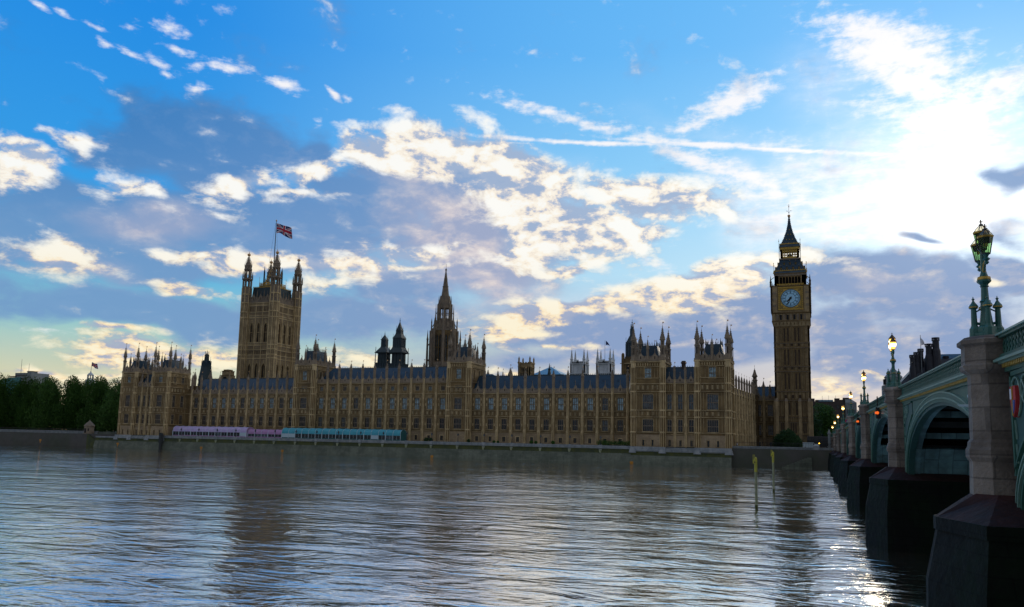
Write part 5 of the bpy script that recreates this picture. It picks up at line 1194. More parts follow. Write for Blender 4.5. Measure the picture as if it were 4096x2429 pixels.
# ------------------------------------------------------------------ bridge
br = thing('bridge', 'green iron arch bridge on granite piers crossing the river on the right', 'bridge')
XC, XW, XE = 5.76, 5.90, 31.5           # pillar centre line, near face of the ironwork, far side
PY = [-5.0, 30.6, 65.1, 102.3, 139.1, 177.5, 216.3, 252.4]     # abutment, six river piers, far abutment
CAPP = [(-5, 11.0), (30.6, 11.78), (65.1, 12.42), (102.3, 12.9), (139.1, 12.8), (177.5, 12.5), (216.3, 12.05), (252.4, 11.45), (285.6, 10.8), (330, 9.8)]
def ztop(y):                            # cambered line of the parapet top
    for (a, za), (b_, zb) in zip(CAPP, CAPP[1:]):
        if y <= b_: 
            f = (y-a)/(b_-a); return za+(zb-za)*f
    return CAPP[-1][1]
def ztop_s(y): return (ztop(y-6)+ztop(y)+ztop(y+6))/3
def strip(mb, pa, pb, x0, x1, m):        # prism between two polylines in (y, z)
    vs = []; fs = []; n = len(pa)
    for (ya, za), (yb, zb) in zip(pa, pb): vs += [(x0, ya, za), (x0, yb, zb), (x1, yb, zb), (x1, ya, za)]
    for i in range(n-1):
        q = 4*i
        for j in range(4): fs.append((q+j, q+4+j, q+4+(j+1) % 4, q+(j+1) % 4))
    fs.append((3, 2, 1, 0)); fs.append(tuple(4*(n-1)+j for j in range(4))); mb.add(vs, fs, m)
ZS = 6.0
for s in range(7):
    XW = 5.9 if s == 0 else 6.08
    y0, y1 = PY[s]+1.85, PY[s+1]-1.85
    if s == 6: y1 = PY[7]-.8
    yc, hw = (y0+y1)/2, (y1-y0)/2; zs = 5.95 if s == 0 else 5.75-.03*s
    crown = ztop_s(yc)-1.68
    def ell(k, off, e=0):               # k in 0..1 along the arch
        a = PI*(1-k); return (yc+(hw+off)*math.cos(a), zs+(crown-zs+off)*max(0, math.sin(a))**.92)
    N = 48; K = [i/N for i in range(N+1)]
    mb = MB()
    # ring in three orders
    for (o0, o1, xx, m_) in ((-.22, -.05, XW+.12, 'greend'), (-.05, .12, XW+.02, 'green'), (.12, .2, XW-.05, 'greenl'), (.2, .42, XW, 'green'), (.42, .5, XW-.04, 'greenl')):
        strip(mb, [ell(k, o0) for k in K], [ell(k, o1) for k in K], xx, XW+.5, m_)
    mb.build('arch_ring', br)
    # spandrel plates with a recessed traceried panel beside each pier
    mb = MB(); lo = [ell(k, .48) for k in K]; hi = [(y, ztop_s(y)-1.05) for y, z in lo]
    strip(mb, lo, hi, XW+.10, XW+.4, 'green')
    for sg in (-1, 1):
        yb = yc+sg*(hw+.40)
        y_in = yc+sg*hw*.70; zt = ztop_s(yb)-1.3
        zl = lambda y: zs+(crown-zs+.9)*math.sqrt(max(0, 1-((y-yc)/(hw+.9))**2))**.92
        ys = [yb+(y_in-yb)*i/10 for i in range(11)]
        # raised frame: top rail, pier side rail, curved rail
        strip(mb, [(y, zt-.14) for y in ys], [(y, zt) for y in ys], XW-.02, XW+.12, 'green')
        mb.box(XW-.02, XW+.12, min(yb, yb-sg*.2), max(yb, yb-sg*.2), zs+1.2, zt, 'green')
        strip(mb, [(y, zl(y)) for y in ys], [(y, zl(y)+.13) for y in ys], XW-.02, XW+.12, 'green')
        good = [y for y in ys if zl(y) < zt-.2]
        if len(good) > 1: strip(mb, [(y, zl(y)+.1) for y in good], [(y, zt-.1) for y in good], XW+.06, XW+.12, 'greend')
        # tracery circles
        for (f, r_) in ((.12, .62), (.34, .42), (.5, .28)):
            y = yb+(y_in-yb)*f; r2 = min(r_, (zt-zl(y))*.42)
            if r2 < .12: continue
            z = zt-.2-r2
            for k in range(14):
                a, b_ = 2*PI*k/14, 2*PI*(k+1)/14
                mb.tube((XW+.02, y+r2*math.cos(a), z+r2*math.sin(a)), (XW+.02, y+r2*math.cos(b_), z+r2*math.sin(b_)), .035, 'greenl', n=4)
            for k in range(4):
                a = PI/4+k*PI/2
                mb.tube((XW+.02, y, z), (XW+.02, y+r2*math.cos(a), z+r2*math.sin(a)), .03, 'greenl', n=4)
        y = yb+(y_in-yb)*.06
        for k in range(3):
            zz = zs+1.6+k*.75
            if zz < zt-1.3: mb.tube((XW+.02, y-sg*.12, zz), (XW+.02, y+sg*-.02, zz+.6), .03, 'greenl', n=4)
    mb.build('spandrel', br)
    # coats of arms
    for sg in ((1,) if s == 0 else ()):
        yb = yc+sg*(hw-.35); z = ztop_s(yb)-2.2
        sh = MB(); pts = [(-.36, .42), (.36, .42), (.36, -.05), (.2, -.38), (0, -.55), (-.2, -.38), (-.36, -.05)]
        def pl(pts, x0, x1, m_): 
            n = len(pts); sh.add([(x0, yb+p[0], z+p[1]) for p in pts]+[(x1, yb+p[0], z+p[1]) for p in pts], [tuple(range(n)), tuple(range(2*n-1, n-1, -1))]+[(i, n+i, n+(i+1) % n, (i+1) % n) for i in range(n)], m_)
        pl(pts, XW-.10, XW+.05, 'shieldr'); pl([(-.30, -.02), (0.0, -.02), (0.0, -.46), (-.18, -.32)], XW-.12, XW-.09, 'shieldb'); pl([(.04, .02), (.30, .02), (.3, .34), (.04, .34)], XW-.12, XW-.09, 'flagw'); pl([(-.04, -.5), (.04, -.5), (.04, .4), (-.04, .4)], XW-.13, XW-.09, 'gold')
        sh.build('shield', br)
    # underside: ribs, cross girders, solid lower plates
    mb = MB()
    for j in range(8):
        x = XW+.6+(XE-XW-1.2)*j/7
        strip(mb, [ell(k, -.05) for k in K], [ell(k, .55) for k in K], x-.1, x+.1, 'steel'); strip(mb, [ell(k, -.08) for k in K], [ell(k, 0) for k in K], x-.28, x+.28, 'plate')
    for i in range(6, N-5, 3):
        y, z = ell(i/N, .3); mb.box(XW+.5, XE-.4, y-.07, y+.07, z-.05, z+.35, 'plate' if i % 2 else 'steel')
    mb.build('rib', br)
    mb = MB(); kk = [k*.14/6 for k in range(7)]
    strip(mb, [ell(k, .02) for k in kk], [ell(k, .25) for k in kk], XW+.5, XE-.4, 'plate'); mb.build('arch_plate', br); mb = MB(); strip(mb, [ell(1-k, .02) for k in kk][::-1], [ell(1-k, .25) for k in kk][::-1], XW+.5, XE-.4, 'plate')
    mb.build('arch_plate', br)
    # cornice, gilded dentils and pierced parapet from pillar to pillar
    ya, yb_ = PY[s]+.9, PY[s+1]-.9
    if s == 0: ya = -9
    ys = [ya+(yb_-ya)*i/14 for i in range(15)]
    mb = MB()
    def line(d0, d1, x0, x1, m_): strip(mb, [(y, ztop_s(y)+d0) for y in ys], [(y, ztop_s(y)+d1) for y in ys], x0, x1, m_)
    line(-1.25, -1.12, XW-.02, XW+.3, 'green'); line(-1.0, -.94, XW-.20, XW+.3, 'greenl'); line(-.94, -.86, XW-.34, XW+.3, 'greenl'); line(-.86, -.80, XW-.26, XW+.3, 'green')
    st = .22 if s < 2 else .4 if s < 4 else .8; n = int((yb_-ya)/st)
    for i in range(n):
        y = ya+st*(i+.5); mb.box(XW-.14, XW+.1, y-st*.27, y+st*.27, ztop_s(y)-1.12, ztop_s(y)-1.0, 'gold')
    mb.build('cornice', br)
    mb = MB()
    line(-.80, -.68, XW-.14, XW+.25, 'green'); line(-.14, -.06, XW-.16, XW+.25, 'green'); line(-.06, 0.0, XW-.24, XW+.3, 'greenl'); line(-.68, -.14, XW+.06, XW+.2, 'greend')  # pale top strip carries the rail's shine as colour
    st = .42 if s < 2 else .5 if s < 4 else .8; n = int((yb_-ya)/st)
    for i in range(n):
        y = ya+st*(i+.5); zt = ztop_s(y); hh = st*.5
        mb.box(XW-.05, XW+.08, y-hh-.035, y-hh+.035, zt-.68, zt-.14, 'green')
        if s < 3:
            for (a, b_) in (((-hh, -.60), (-hh*.95, -.38)), ((-hh*.95, -.38), (0, -.16)), ((0, -.16), (hh*.95, -.38)), ((hh*.95, -.38), (hh, -.60)), ((-hh*.6, -.52), (0, -.36)), ((0, -.36), (hh*.6, -.52)), ((-hh*.6, -.52), (0, -.66)), ((0, -.66), (hh*.6, -.52))):
                mb.tube((XW-.02, y+a[0], zt+a[1]), (XW-.02, y+b_[0], zt+b_[1]), .028, 'green', n=4)
    mb.build('parapet', br)
# deck, carried on to the land
mb = MB(); dy = [-9+12*i for i in range(29)]
strip(mb, [(y, ztop_s(y)-1.5) for y in dy], [(y, ztop_s(y)-1.12) for y in dy], XW+.35, XE, 'steel'); mb.build('deck', br)
mb = MB(); strip(mb, [(y, ztop_s(y)-1.12) for y in dy], [(y, ztop_s(y)-1.10) for y in dy], XW+.4, XE-.2, 'asphalt'); mb.build('roadway', br)
mb = MB(); strip(mb, [(y, ztop_s(y)-1.9) for y in dy], [(y, ztop_s(y)) for y in dy], XE, XE+.3, 'green'); mb.build('parapet', br)
mb = MB(); ye = [252.4, 262, 272, 285.6, 300, 318]
strip(mb, [(y, 3.0) for y in ye], [(y, ztop_s(y)-.9) for y in ye], XW, XW+1.2, 'granite'); strip(mb, [(y, ztop_s(y)-.9) for y in ye], [(y, ztop_s(y)-.05) for y in ye], XW+.1, XW+.4, 'green'); mb.build('abutment', br)
# piers
def oct_(cx, cy, r): return [(cx+r*math.cos(PI/8+i*PI/4), cy+r*math.sin(PI/8+i*PI/4)) for i in range(8)]
for s in range(1, 9):
    y = PY[s] if s < 8 else 285.6; zt = ztop(y); XC = 5.74 if s == 1 else 5.92
    mb = MB(); r = .84
    mb.ng(XC, y, [(ZS+.1, r*1.10), (7.55, r*1.05)], 'granite'); mb.ng(XC, y, [(7.55, r*1.05), (7.7, r*1.17), (7.95, r*1.17), (8.05, r*1.10), (8.2, r*1.08), (8.3, r*.99), (zt-1.3, r*.965)], 'granite')
    mb.ng(XC, y, [(zt-1.3, r*.97), (zt-1.16, r*1.2), (zt-1.02, r*1.26), (zt-.95, r*1.17), (zt-.36, r*1.15), (zt-.28, r*1.30), (zt-.16, r*1.30), (zt-.06, r*1.15), (zt, r*.9)], 'granite')
    mb.build('pier_shaft', br)
    if s == 8: continue
    mb = MB(); w_ = 3.05
    if s == 7: w_ = 2.2
    P0 = [(XE+2, y+w_-.1), (XE+2, y-w_+.1), (4.8, y-w_), (3.8, y-.25), (3.8, y+.25), (4.8, y+w_)][::-1]
    P1 = [(XE+2, y+1.2), (XE+2, y-1.2), (5.5, y-.95), (4.95, y-.42), (4.95, y+.42), (5.5, y+.95)][::-1]
    PB = [(XE+2.3, y+w_+.35), (XE+2.3, y-w_-.35), (4.5, y-w_-.35), (3.2, y-.3), (3.2, y+.3), (4.5, y+w_+.35)][::-1]
    mb.plan(P0, 5.7-.02*s, 6.5, 'hood', P1); mb.build('cutwater_hood', br)
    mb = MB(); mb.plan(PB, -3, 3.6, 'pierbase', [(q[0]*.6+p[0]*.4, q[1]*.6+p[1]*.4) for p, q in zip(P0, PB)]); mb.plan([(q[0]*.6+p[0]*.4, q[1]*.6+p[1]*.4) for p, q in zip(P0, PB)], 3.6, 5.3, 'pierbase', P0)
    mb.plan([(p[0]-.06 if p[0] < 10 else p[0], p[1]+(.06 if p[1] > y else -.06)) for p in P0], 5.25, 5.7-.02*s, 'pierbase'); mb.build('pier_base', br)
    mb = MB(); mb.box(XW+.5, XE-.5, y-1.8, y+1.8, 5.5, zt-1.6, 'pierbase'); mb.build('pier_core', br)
# bracket floodlight under the cornice by the nearest pillar
b = MB(); b.box(XW-.5, XW, 34.6, 34.75, 9.95, 10.05, 'white'); b.plan([(XW-.1, 34.4), (XW-.75, 34.9), (XW-.1, 35.4)], 9.6, 9.68, 'white', [(XW-.05, 34.3), (XW-.85, 34.9), (XW-.05, 35.5)])
b.build('floodlight_bracket', br)

# ------------------------------------------------------------------ bridge lamps
def bridge_lamp(lit):
    t = thing('bridge_lamp', 'x', 'street lamp', (0, 0, 0), 'triple lanterns on the bridge pillars')
    b = MB()
    b.ng(0, 0, [(0, .42), (.12, .42), (.16, .34), (.34, .33), (.4, .22), (.9, .155), (1.2, .15), (1.25, .18), (1.3, .125), (1.95, .10)], 'lampgreen', 8)
    for k in range(4):
        a = k*PI/2+PI/4*0; cx, cy = .36*math.cos(a), .36*math.sin(a)
        b.ng(cx, cy, [(0, .17), (.3, .16), (.36, .12), (.42, .1), (.98, .085), (1.0, .13), (1.05, .15), (1.1, .14), (1.2, .07), (1.28, .025)], 'lampgreen', 8); b.ng(cx, cy, [(1.03, .155), (1.06, .155)], 'gold', 8)
        b.ng(cx, cy, [(1.27, .02), (1.33, .05), (1.36, .02), (1.42, .01)], 'lampgreen', 6); b.box(cx-.05, cx+.05, cy-.012, cy+.012, 1.325, 1.345, 'gold')
        b.tube((cx, cy, .85), (.1*math.cos(a), .1*math.sin(a), 1.0), .025, 'lampgreen'); b.tube((cx, cy, .5), (.12*math.cos(a), .12*math.sin(a), .45), .05, 'lampgreen')
    b.build('base_cluster', t)
    b = MB(); b.ng(0, 0, [(1.2, .14), (1.22, .17), (1.26, .125), (1.74, .10), (1.76, .15), (1.80, .12), (1.84, .13), (1.92, .22), (1.98, .23), (2.0, .2)], 'lampgreen', 8)
    b.ng(0, 0, [(1.99, .205), (2.02, .215), (2.10, .20)], 'gold', 8); b.ng(0, 0, [(2.1, .14), (2.3, .085), (2.75, .075), (3.05, .07)], 'lampgreen', 8)
    b.build('column', t)
    for s in (-1, 1):
        b = MB(); pts = [(0, 2.12), (.07, 2.3), (.24, 2.50), (.54, 2.58)]
        for p, q in zip(pts, pts[1:]): b.tube((0, s*p[0], p[1]), (0, s*q[0], q[1]), .055, 'gold' if 1 else 'lampgreen', .05, 6)
        for p, q in zip(pts, pts[1:]): b.tube((0, s*(p[0]+.09), p[1]-.02), (0, s*(q[0]+.07), q[1]-.06), .03, 'lampgreen', .03, 6)
        b.ng(0, s*.60, [(2.42, .03), (2.48, .08), (2.54, .05), (2.60, .12), (2.66, .06)], 'lampgreen', 8); b.build('arm', t)
    def lantern(cx, cy, z, sc):
        fr = MB(); n = 8
        for i in range(n):
            a = PI/8+2*PI*i/n; c, s_ = math.cos(a), math.sin(a)
            fr.tube((cx+.105*sc*c, cy+.105*sc*s_, z+.08*sc), (cx+.185*sc*c, cy+.185*sc*s_, z+.52*sc), .011*sc, 'black', n=4)
            pr = [(z+.54*sc, .195), (z+.62*sc, .165), (z+.70*sc, .095), (z+.76*sc, .04)]
            for (za, ra), (zb, rb) in zip(pr, pr[1:]): fr.tube((cx+ra*sc*c, cy+ra*sc*s_, za), (cx+rb*sc*c, cy+rb*sc*s_, zb), .009*sc, 'black', n=4)
        fr.ng(cx, cy, [(z+.52*sc, .2*sc), (z+.57*sc, .215*sc)], 'gold', 8); fr.ng(cx, cy, [(z+.06*sc, .11*sc), (z+.09*sc, .115*sc)], 'black', 8); fr.ng(cx, cy, [(z-.05*sc, .03*sc), (z+.02*sc, .06*sc), (z+.06*sc, .10*sc)], 'lampgreen', 8)
        fr.ng(cx, cy, [(z+.75*sc, .05*sc), (z+.78*sc, .06*sc), (z+.80*sc, .02*sc), (z+.92*sc, .015*sc)], 'black', 8); fr.box(cx-.05*sc, cx+.05*sc, cy-.01, cy+.01, z+.85*sc, z+.87*sc, 'gold'); fr.box(cx-.01, cx+.01, cy-.05*sc, cy+.05*sc, z+.85*sc, z+.87*sc, 'gold')
        o = fr.build('lantern', t)
        g = MB(); g.ng(cx, cy, [(z+.09*sc, .10*sc), (z+.52*sc, .18*sc)], 'glow' if lit else 'pane', 8, cap=False)
        if not lit: g.ng(cx, cy, [(z+.57*sc, .19*sc), (z+.64*sc, .155*sc), (z+.74*sc, .06*sc)], 'paneclear', 8, cap=False)
        else: g.ng(cx, cy, [(z+.57*sc, .19*sc), (z+.64*sc, .155*sc), (z+.74*sc, .06*sc)], 'brickdk', 8)
        g.build('glass', o)
        k = MB()
        if lit: k.ng(cx, cy, [(z+.24*sc, .187*sc*.75), (z+.42*sc, .19*sc)], 'core', 8)
        else: k.ng(cx, cy, [(z+.38*sc, .14*sc), (z+.50*sc, .16*sc)], 'black', 8); [k.ng(cx+.05*c, cy+.05*s_, [(z+.28*sc, .02), (z+.40*sc, .025)], 'vane', 6) for c, s_ in ((1, 0), (-1, 0), (0, 1), (0, -1))]
        k.build('burner', o)
    lantern(0, 0, 2.98, 1.26); lantern(0, -.60, 2.70, 1.22); lantern(0, .60, 2.70, 1.22)
    return t
lamp0 = bridge_lamp(False); lamp0.location = (5.60, 30.6, ztop(30.6)); lamp0.scale = (1, 1, 1); lamp0['label'] = 'nearest bridge lamp, unlit, with three green-tinted glass lanterns'
lamp1 = bridge_lamp(True); S = 1.0
tl = [(65.1, 'second nearest bridge lamp, glowing amber, on the pillar left of the big arch'), (102.3, 'third bridge lamp from the camera, lit amber against the cloud'), (139.1, 'fourth bridge lamp from the camera, lit amber'), (177.5, 'fifth bridge lamp from the camera, lit, in front of the dark brick building'),
      (216.3, 'sixth bridge lamp from the camera, lit, in front of the green tree'), (252.4, 'seventh bridge lamp from the camera, lit, small in the distance'), (285.6, 'farthest lit bridge lamp, leftmost of the receding row')]
for i, (y, l) in enumerate(tl):
    o = lamp1 if i == 0 else dup(lamp1, (XC, y, ztop(y)), l)
    o.location = (5.66, y, ztop(y)); o['label'] = l
# orange signal lights hung under the arches for boats
for y, l in ((84.0, 'orange navigation light hanging below the third bridge cornice'), (121.0, 'orange navigation light farther away under the bridge cornice')):
    t = thing('signal_light', l, 'signal light', (XW-.35, y, ztop_s(y)-1.45), 'navigation lights under the arches')
    b = MB(); b.box(-.12, .3, -.25, .25, -.55, .55, 'black'); b.box(0, .1, -.05, .05, .5, 1.6, 'black'); b.build('housing', t)
    b = MB(); b.tube((0, -.26, 0), (0, -.32, 0), .15, 'red', n=12); b.tube((-.13, 0, 0), (-.19, 0, 0), .12, 'red', n=12); b.build('lens', t)
b = MB(); b.tube((0, -.05, 0), (0, .05, 0), .36, 'flagr', n=16); b.tube((0, -.08, 0), (0, -.05, 0), .2, 'shieldb', n=12); b.tube((0, 0, -.3), (.1, 0, -2.2), .04, 'black')
o = b.build('round_sign'); o.location = (XC+.2, 170, ztop(170)+.25); tag(o, 'small round pink and blue sign above the bridge parapet', 'sign')

# ------------------------------------------------------------------ river walls
def wall(name, label, x0, x1, yf, ztop_, cap_z, parap=True, batter=1.6, alg=(3.9, 5.1)):
    t = thing(name, label, 'river wall', ((x0+x1)/2, yf, 0)); b = MB(); b.T = (-(x0+x1)/2, -yf, 1, 0, 0)
    za, zb = alg
    b.frus(x0, x1, yf-batter, yf+1.2, -2, x0, x1, yf-.25, yf+1.2, za, 'wallstone'); b.build('wall_face', t)
    b = MB(); b.T = (-(x0+x1)/2, -yf, 1, 0, 0); b.frus(x0, x1, yf-.27, yf+1.2, za, x0, x1, yf-.1, yf+1.2, zb, 'algae'); b.box(x0, x1, yf-.35, yf+.2, zb, zb+.22, 'algae'); b.build('algae_band', t)
    b = MB(); b.T = (-(x0+x1)/2, -yf, 1, 0, 0); b.box(x0, x1, yf-.05, yf+.6, zb+.2, cap_z-.3, 'wallcap'); b.box(x0, x1, yf-.2, yf+.75, cap_z-.3, cap_z, 'wallcap')
    n = int((x1-x0)/1.2)
    if parap: [b.box(x0+(i+.2)*1.2, x0+(i+.75)*1.2, yf-.12, yf-.04, zb+.35, cap_z-.4, 'wallcap') for i in range(n)]
    b.build('parapet', t); return t
wt = wall('river_wall', 'long stained river wall with pale parapet below the palace terrace', -261.6, -57.8, 262.2, 6.4, 6.35)
b = MB(); b.T = (-(-261.6-57.8)/2*-1*-1, -262.2, 1, 0, 0)
TLX = [-252.2, -242.7, -233, -223.3, -213.4, -203.6, -193.4, -183.6, -173.6, -163.5, -153.5, -143.3, -132.9, -122.2, -111.8, -101, -90.1, -79.4, -68.4]
b.T = ((261.6+57.8)/2, -262.2, 1, 0, 0)
for x in TLX:
    b.box(x-.55, x+.55, 261.9, 262.95, 4.9, 6.55, 'wallcap'); b.poly([(x-.5, 4.9), (x-.25, 3.9), (x+.25, 3.9), (x+.5, 4.9)], 261.75, 262.1, 'yellowg')
b.build('parapet_pier', wt)
wall('river_wall', 'river wall under the right palace pavilion, with white stone brackets', -57.8, -25.2, 262.0, 6, 5.5, False, 2.0, (3.4, 4.4))
wall('river_wall', 'river wall under the left palace pavilion', -300.5, -261.6, 262.0, 6, 5.5, False, 1.6, (3.6, 4.6))
wl = wall('river_wall', 'low embankment wall below the garden trees on the far left', -430, -306.5, 268.0, 6, 7.6, False, 1.4, (4.6, 6.0))
wn = wall('river_wall', 'embankment wall between the palace corner and the bridge', -25.2, 6.5, 264.6, 6, 7.15, True, 1.4, (4.0, 5.6))
b = MB(); b.T = (9.35, -264.6, 1, 0, 0)          # landing stair and pedestal
for i in range(14): b.box(-12.2+i*.75, -1.0, 262.6, 264.6, .3*i-.3, .3*i+.1, 'wallstone')
b.build('stair', wn)
b = MB(); b.T = (9.35, -264.6, 1, 0, 0); b.box(-.6, 1.3, 263.6, 265.6, 5, 7.6, 'wallcap'); b.frus(-.7, 1.4, 263.5, 265.7, 7.6, 0, .8, 264.3, 264.9, 8.3, 'wallcap'); b.build('pedestal', wn)
# stairs and lodge at the garden corner
b = MB(); n = 16
for i in range(n): b.box(-306.6+i*.68, -305.9+i*.68, 262.6, 266.8, -1, 6.2-i*.33, 'algae')
b.box(-306.8, -295.4, 268.0, 268.6, -1, 7.4, 'wallstone'); b.box(-313, -306.4, 263.6, 268.4, -1, 6.2, 'wallstone')
tag(b.build('river_stair'), 'mossy stone stair running down to the water beside the little lodge', 'stair')
t = thing('lodge', 'small octagonal stone lodge with pointed roof on the garden river wall', 'lodge', (-310, 266.4, 6.2)); b = MB()
b.ng(0, 0, [(0, 2.35), (.5, 2.35), (.6, 2.15), (3.4, 2.1), (3.5, 2.35), (3.9, 2.35)], 'parapet', 8); b.build('wall', t)
b = MB(); b.box(-.45, .45, -2.16, -2.0, .6, 2.6, 'void'); b.box(1.1, 1.5, -1.75, -1.5, 1.4, 2.6, 'void'); b.box(-1.5, -1.1, -1.75, -1.5, 1.4, 2.6, 'void'); b.build('opening', t)
b = MB(); b.ng(0, 0, [(3.9, 2.45), (5.2, 1.2), (6.0, .3), (6.6, .05)], 'spire', 8); b.tube((0, 0, 6.4), (0, 0, 7.0), .06, 'iron'); b.build('roof', t)
# yellow tide marks on the water edge
for x, z, l in ((-330, 2.2, 'leftmost small yellow marker at the foot of the garden wall'), (-283, 1.6, 'small yellow marker below the left palace pavilion'), (-237, .9, 'small yellow marker below the lilac marquee'), (-196.4, .6, 'small yellow marker below the turquoise marquee'), (-130.5, .2, 'small yellow marker below the second tower'), (-56.8, .2, 'small yellow marker below the right palace pavilion')):
    b = MB(); b.tube((0, 0, -.9), (0, 0, .9), .13, 'orange'); b.tube((-.6, 0, .5), (.6, 0, .5), .16, 'orange'); b.tube((-.45, 0, .95), (.45, 0, .1), .12, 'orange'); b.tube((-.45, 0, .1), (.45, 0, .95), .12, 'orange'); b.ng(0, 0, [(-.9, .55), (-.75, .55)], 'wood', 8)
    o = b.build('water_marker'); o.location = (x, 258.2, z+.3); tag(o, l, 'marker', 'yellow markers along the wall foot')
b = MB(); b.tube((0, 0, -1), (0, 0, 7.5), .6, 'wood', n=8); b.box(-.9, .9, -.2, .6, 3, 7.2, 'wood'); o = b.build('mooring_pile'); o.location = (-261.4, 260.6, 0); tag(o, 'dark timber pile against the river wall left of the lilac marquee', 'pile')
# yellow mooring posts standing in the water
for (x, y, zt, l) in ((-6.37, 94.2, 6.5, 'nearer yellow post standing in the river before the palace'), (-6.14, 129.1, 6.85, 'farther thinner yellow post in the river nearer the bridge')):
    t = thing('river_post', l, 'post', (x, y, 0), 'yellow posts in the river'); r_ = .15
    b = MB(); b.tube((0, 0, -2), (0, 0, zt-1.1), r_*1.05, 'yellowg', r_*1.05, 12); b.tube((0, 0, .0), (0, 0, 1.1), r_*1.12, 'algae', n=12); b.build('shaft', t)
    b = MB(); b.tube((0, 0, zt-1.7), (0, 0, zt-.25), r_*1.12, 'yellow', n=12); b.ng(0, 0, [(zt-.26, r_*1.12), (zt-.1, r_*.8), (zt, r_*.25)], 'yellow', 12); b.box(-.32, -.05, -.07, .07, zt-.75, zt-.3, 'yellow'); b.box(-.30, -.24, -.03, .03, zt-.4, zt+.25, 'yellow'); b.box(-.14, -.09, -.03, .03, zt-.3, zt+.25, 'yellow'); b.tube((-.1, -.2, zt-.6), (-.1, -.24, zt-.6), .08, 'black'); b.build('cap', t)

# ------------------------------------------------------------------ terrace: marquees, lamps, planting
def marquee(x0, x1, m, endm, label, wy0=264.6, wy1=269.5, ze=8.65, zr=10.6, doors=True, seed=0):
    t = thing('marquee', label, 'marquee', ((x0+x1)/2, (wy0+wy1)/2, 6.4)); ox, oy = -(x0+x1)/2, -(wy0+wy1)/2
    b = MB(); b.T = (ox, oy, 1, 0, -6.4); yc = (wy0+wy1)/2; hw = (wy1-wy0)/2; N = 10
    n = int(round((x1-x0)/3.2)); st = (x1-x0)/n
    for i in range(n):       # each canvas bay sags a little between its hoops
        vs = []; xs_ = [x0+st*(i+q/4) for q in range(5)]
        for q, x in enumerate(xs_):
            sag = .07*math.sin(PI*q/4)
            for k in range(N+1): a = PI*k/N; vs.append((x, yc-hw*math.cos(a), ze+(zr-ze)*math.sin(a)**.8-sag))
        b.add(vs, [(q*(N+1)+k, q*(N+1)+k+1, (q+1)*(N+1)+k+1, (q+1)*(N+1)+k) for q in range(4) for k in range(N)], m)
        b.box(xs_[0], xs_[-1], wy0-.03, wy0+.03, ze-.38, ze+.02, m)
    b.build('canopy', t)
    b = MB(); b.T = (ox, oy, 1, 0, -6.4); r = random.Random(seed)
    for i in range(n+1):
        x = x0+st*i; b.box(x-.09-.12*(i % 3 == 0), x+.09, wy0-.06, wy0+.06, 6.4, ze, 'white')
        for k in range(N): a, c = PI*k/N, PI*(k+1)/N; b.tube((x, yc-(hw+.03)*math.cos(a), ze+.04+(zr-ze)*math.sin(a)**.8), (x, yc-(hw+.03)*math.cos(c), ze+.04+(zr-ze)*math.sin(c)**.8), .06, 'white', n=4)
    b.box(x0, x1, wy0-.05, wy0+.05, 6.4, 6.75, endm); b.build('frame', t)
    b = MB(); b.T = (ox, oy, 1, 0, -6.4)
    for i in range(n):
        g = r.choice(['glassd', 'glassd', 'glassm', 'glassd', 'white' if r.random() < .3 else 'glassd']); b.box(x0+st*i+.1, x0+st*(i+1)-.1, wy0+.05, wy0+.1, 6.7, ze-.35, g)
        b.box(x0+st*(i+.5)-.03, x0+st*(i+.5)+.03, wy0, wy0+.06, 6.7, ze-.4, 'white')
    b.build('window_wall', t)
    b = MB(); b.T = (ox, oy, 1, 0, -6.4)
    for x in (x0, x1): b.poly([(0, 0)], 0, 0, endm) if 0 else b.add([(x, yc-hw*math.cos(PI*k/N), ze+(zr-ze)*math.sin(PI*k/N)**.8) for k in range(N+1)]+[(x, wy1, 6.4), (x, wy0, 6.4)], [tuple(range(N+3))], endm)
    b.build('end_panel', t); return t
marquee(-258.9, -219.8, 'tentl', 'tentp', 'long lilac marquee on the palace terrace', seed=1)
marquee(-219.4, -202.6, 'tentp', 'tentp', 'low pink marquee between the lilac and turquoise ones', 265.2, 269, 8.2, 9.8, seed=2)
marquee(-202.0, -147.4, 'tentt', 'tentg', 'long turquoise marquee with dark green end on the palace terrace', seed=3)
def terrace_lamp():
    t = thing('terrace_lamp', 'x', 'lamp post', (0, 0, 0), 'lamps along the terrace parapet'); b = MB()
    b.ng(0, 0, [(0, .22), (.2, .2), (.3, .1), (2.0, .06), (2.1, .12)], 'black', 8); b.build('post', t)
    b = MB(); b.ng(0, 0, [(2.1, .12), (2.2, .2), (2.7, .32)], 'glassm', 6); b.ng(0, 0, [(2.7, .36), (2.85, .22), (3.05, .08), (3.3, .03)], 'black', 6)
    for i in range(6): a = PI/6+PI/3*i; b.tube((.2*math.cos(a), .2*math.sin(a), 2.2), (.33*math.cos(a), .33*math.sin(a), 2.72), .025, 'black', n=4)
    b.build('lantern', t); return t
tlamp = terrace_lamp()
for i, x in enumerate(TLX):
    where = ' in front of the lilac marquee' if x < -220 else ' in front of the pink marquee' if x < -203 else ' in front of the turquoise marquee' if x < -147 else ' by the open terrace'
    nm = (ord_+['sixteenth', 'seventeenth', 'eighteenth', 'nineteenth'])[i]
    l = '%s terrace lamp from the left%s' % (nm, where)
    o = tlamp if i == 0 else dup(tlamp, (0, 0, 0), l)
    o.location = (x, 262.4, 6.55); o['label'] = l
def bushmesh(x, y, z, w_, d, h, n, label, seed, m='leafm'):
    r = random.Random(seed); k = max(1, int(w_/1.2)); lumps = [(-w_/2+w_*(i+.5)/k, r.uniform(-.2, .2), h*.5, h*(.5+.15*r.random())) for i in range(k)]
    b = leaf_mesh(seed, lumps, .12, n, m); o = b.build('shrub'); o.location = (x, y, z); tag(o, label, 'shrub'); return o
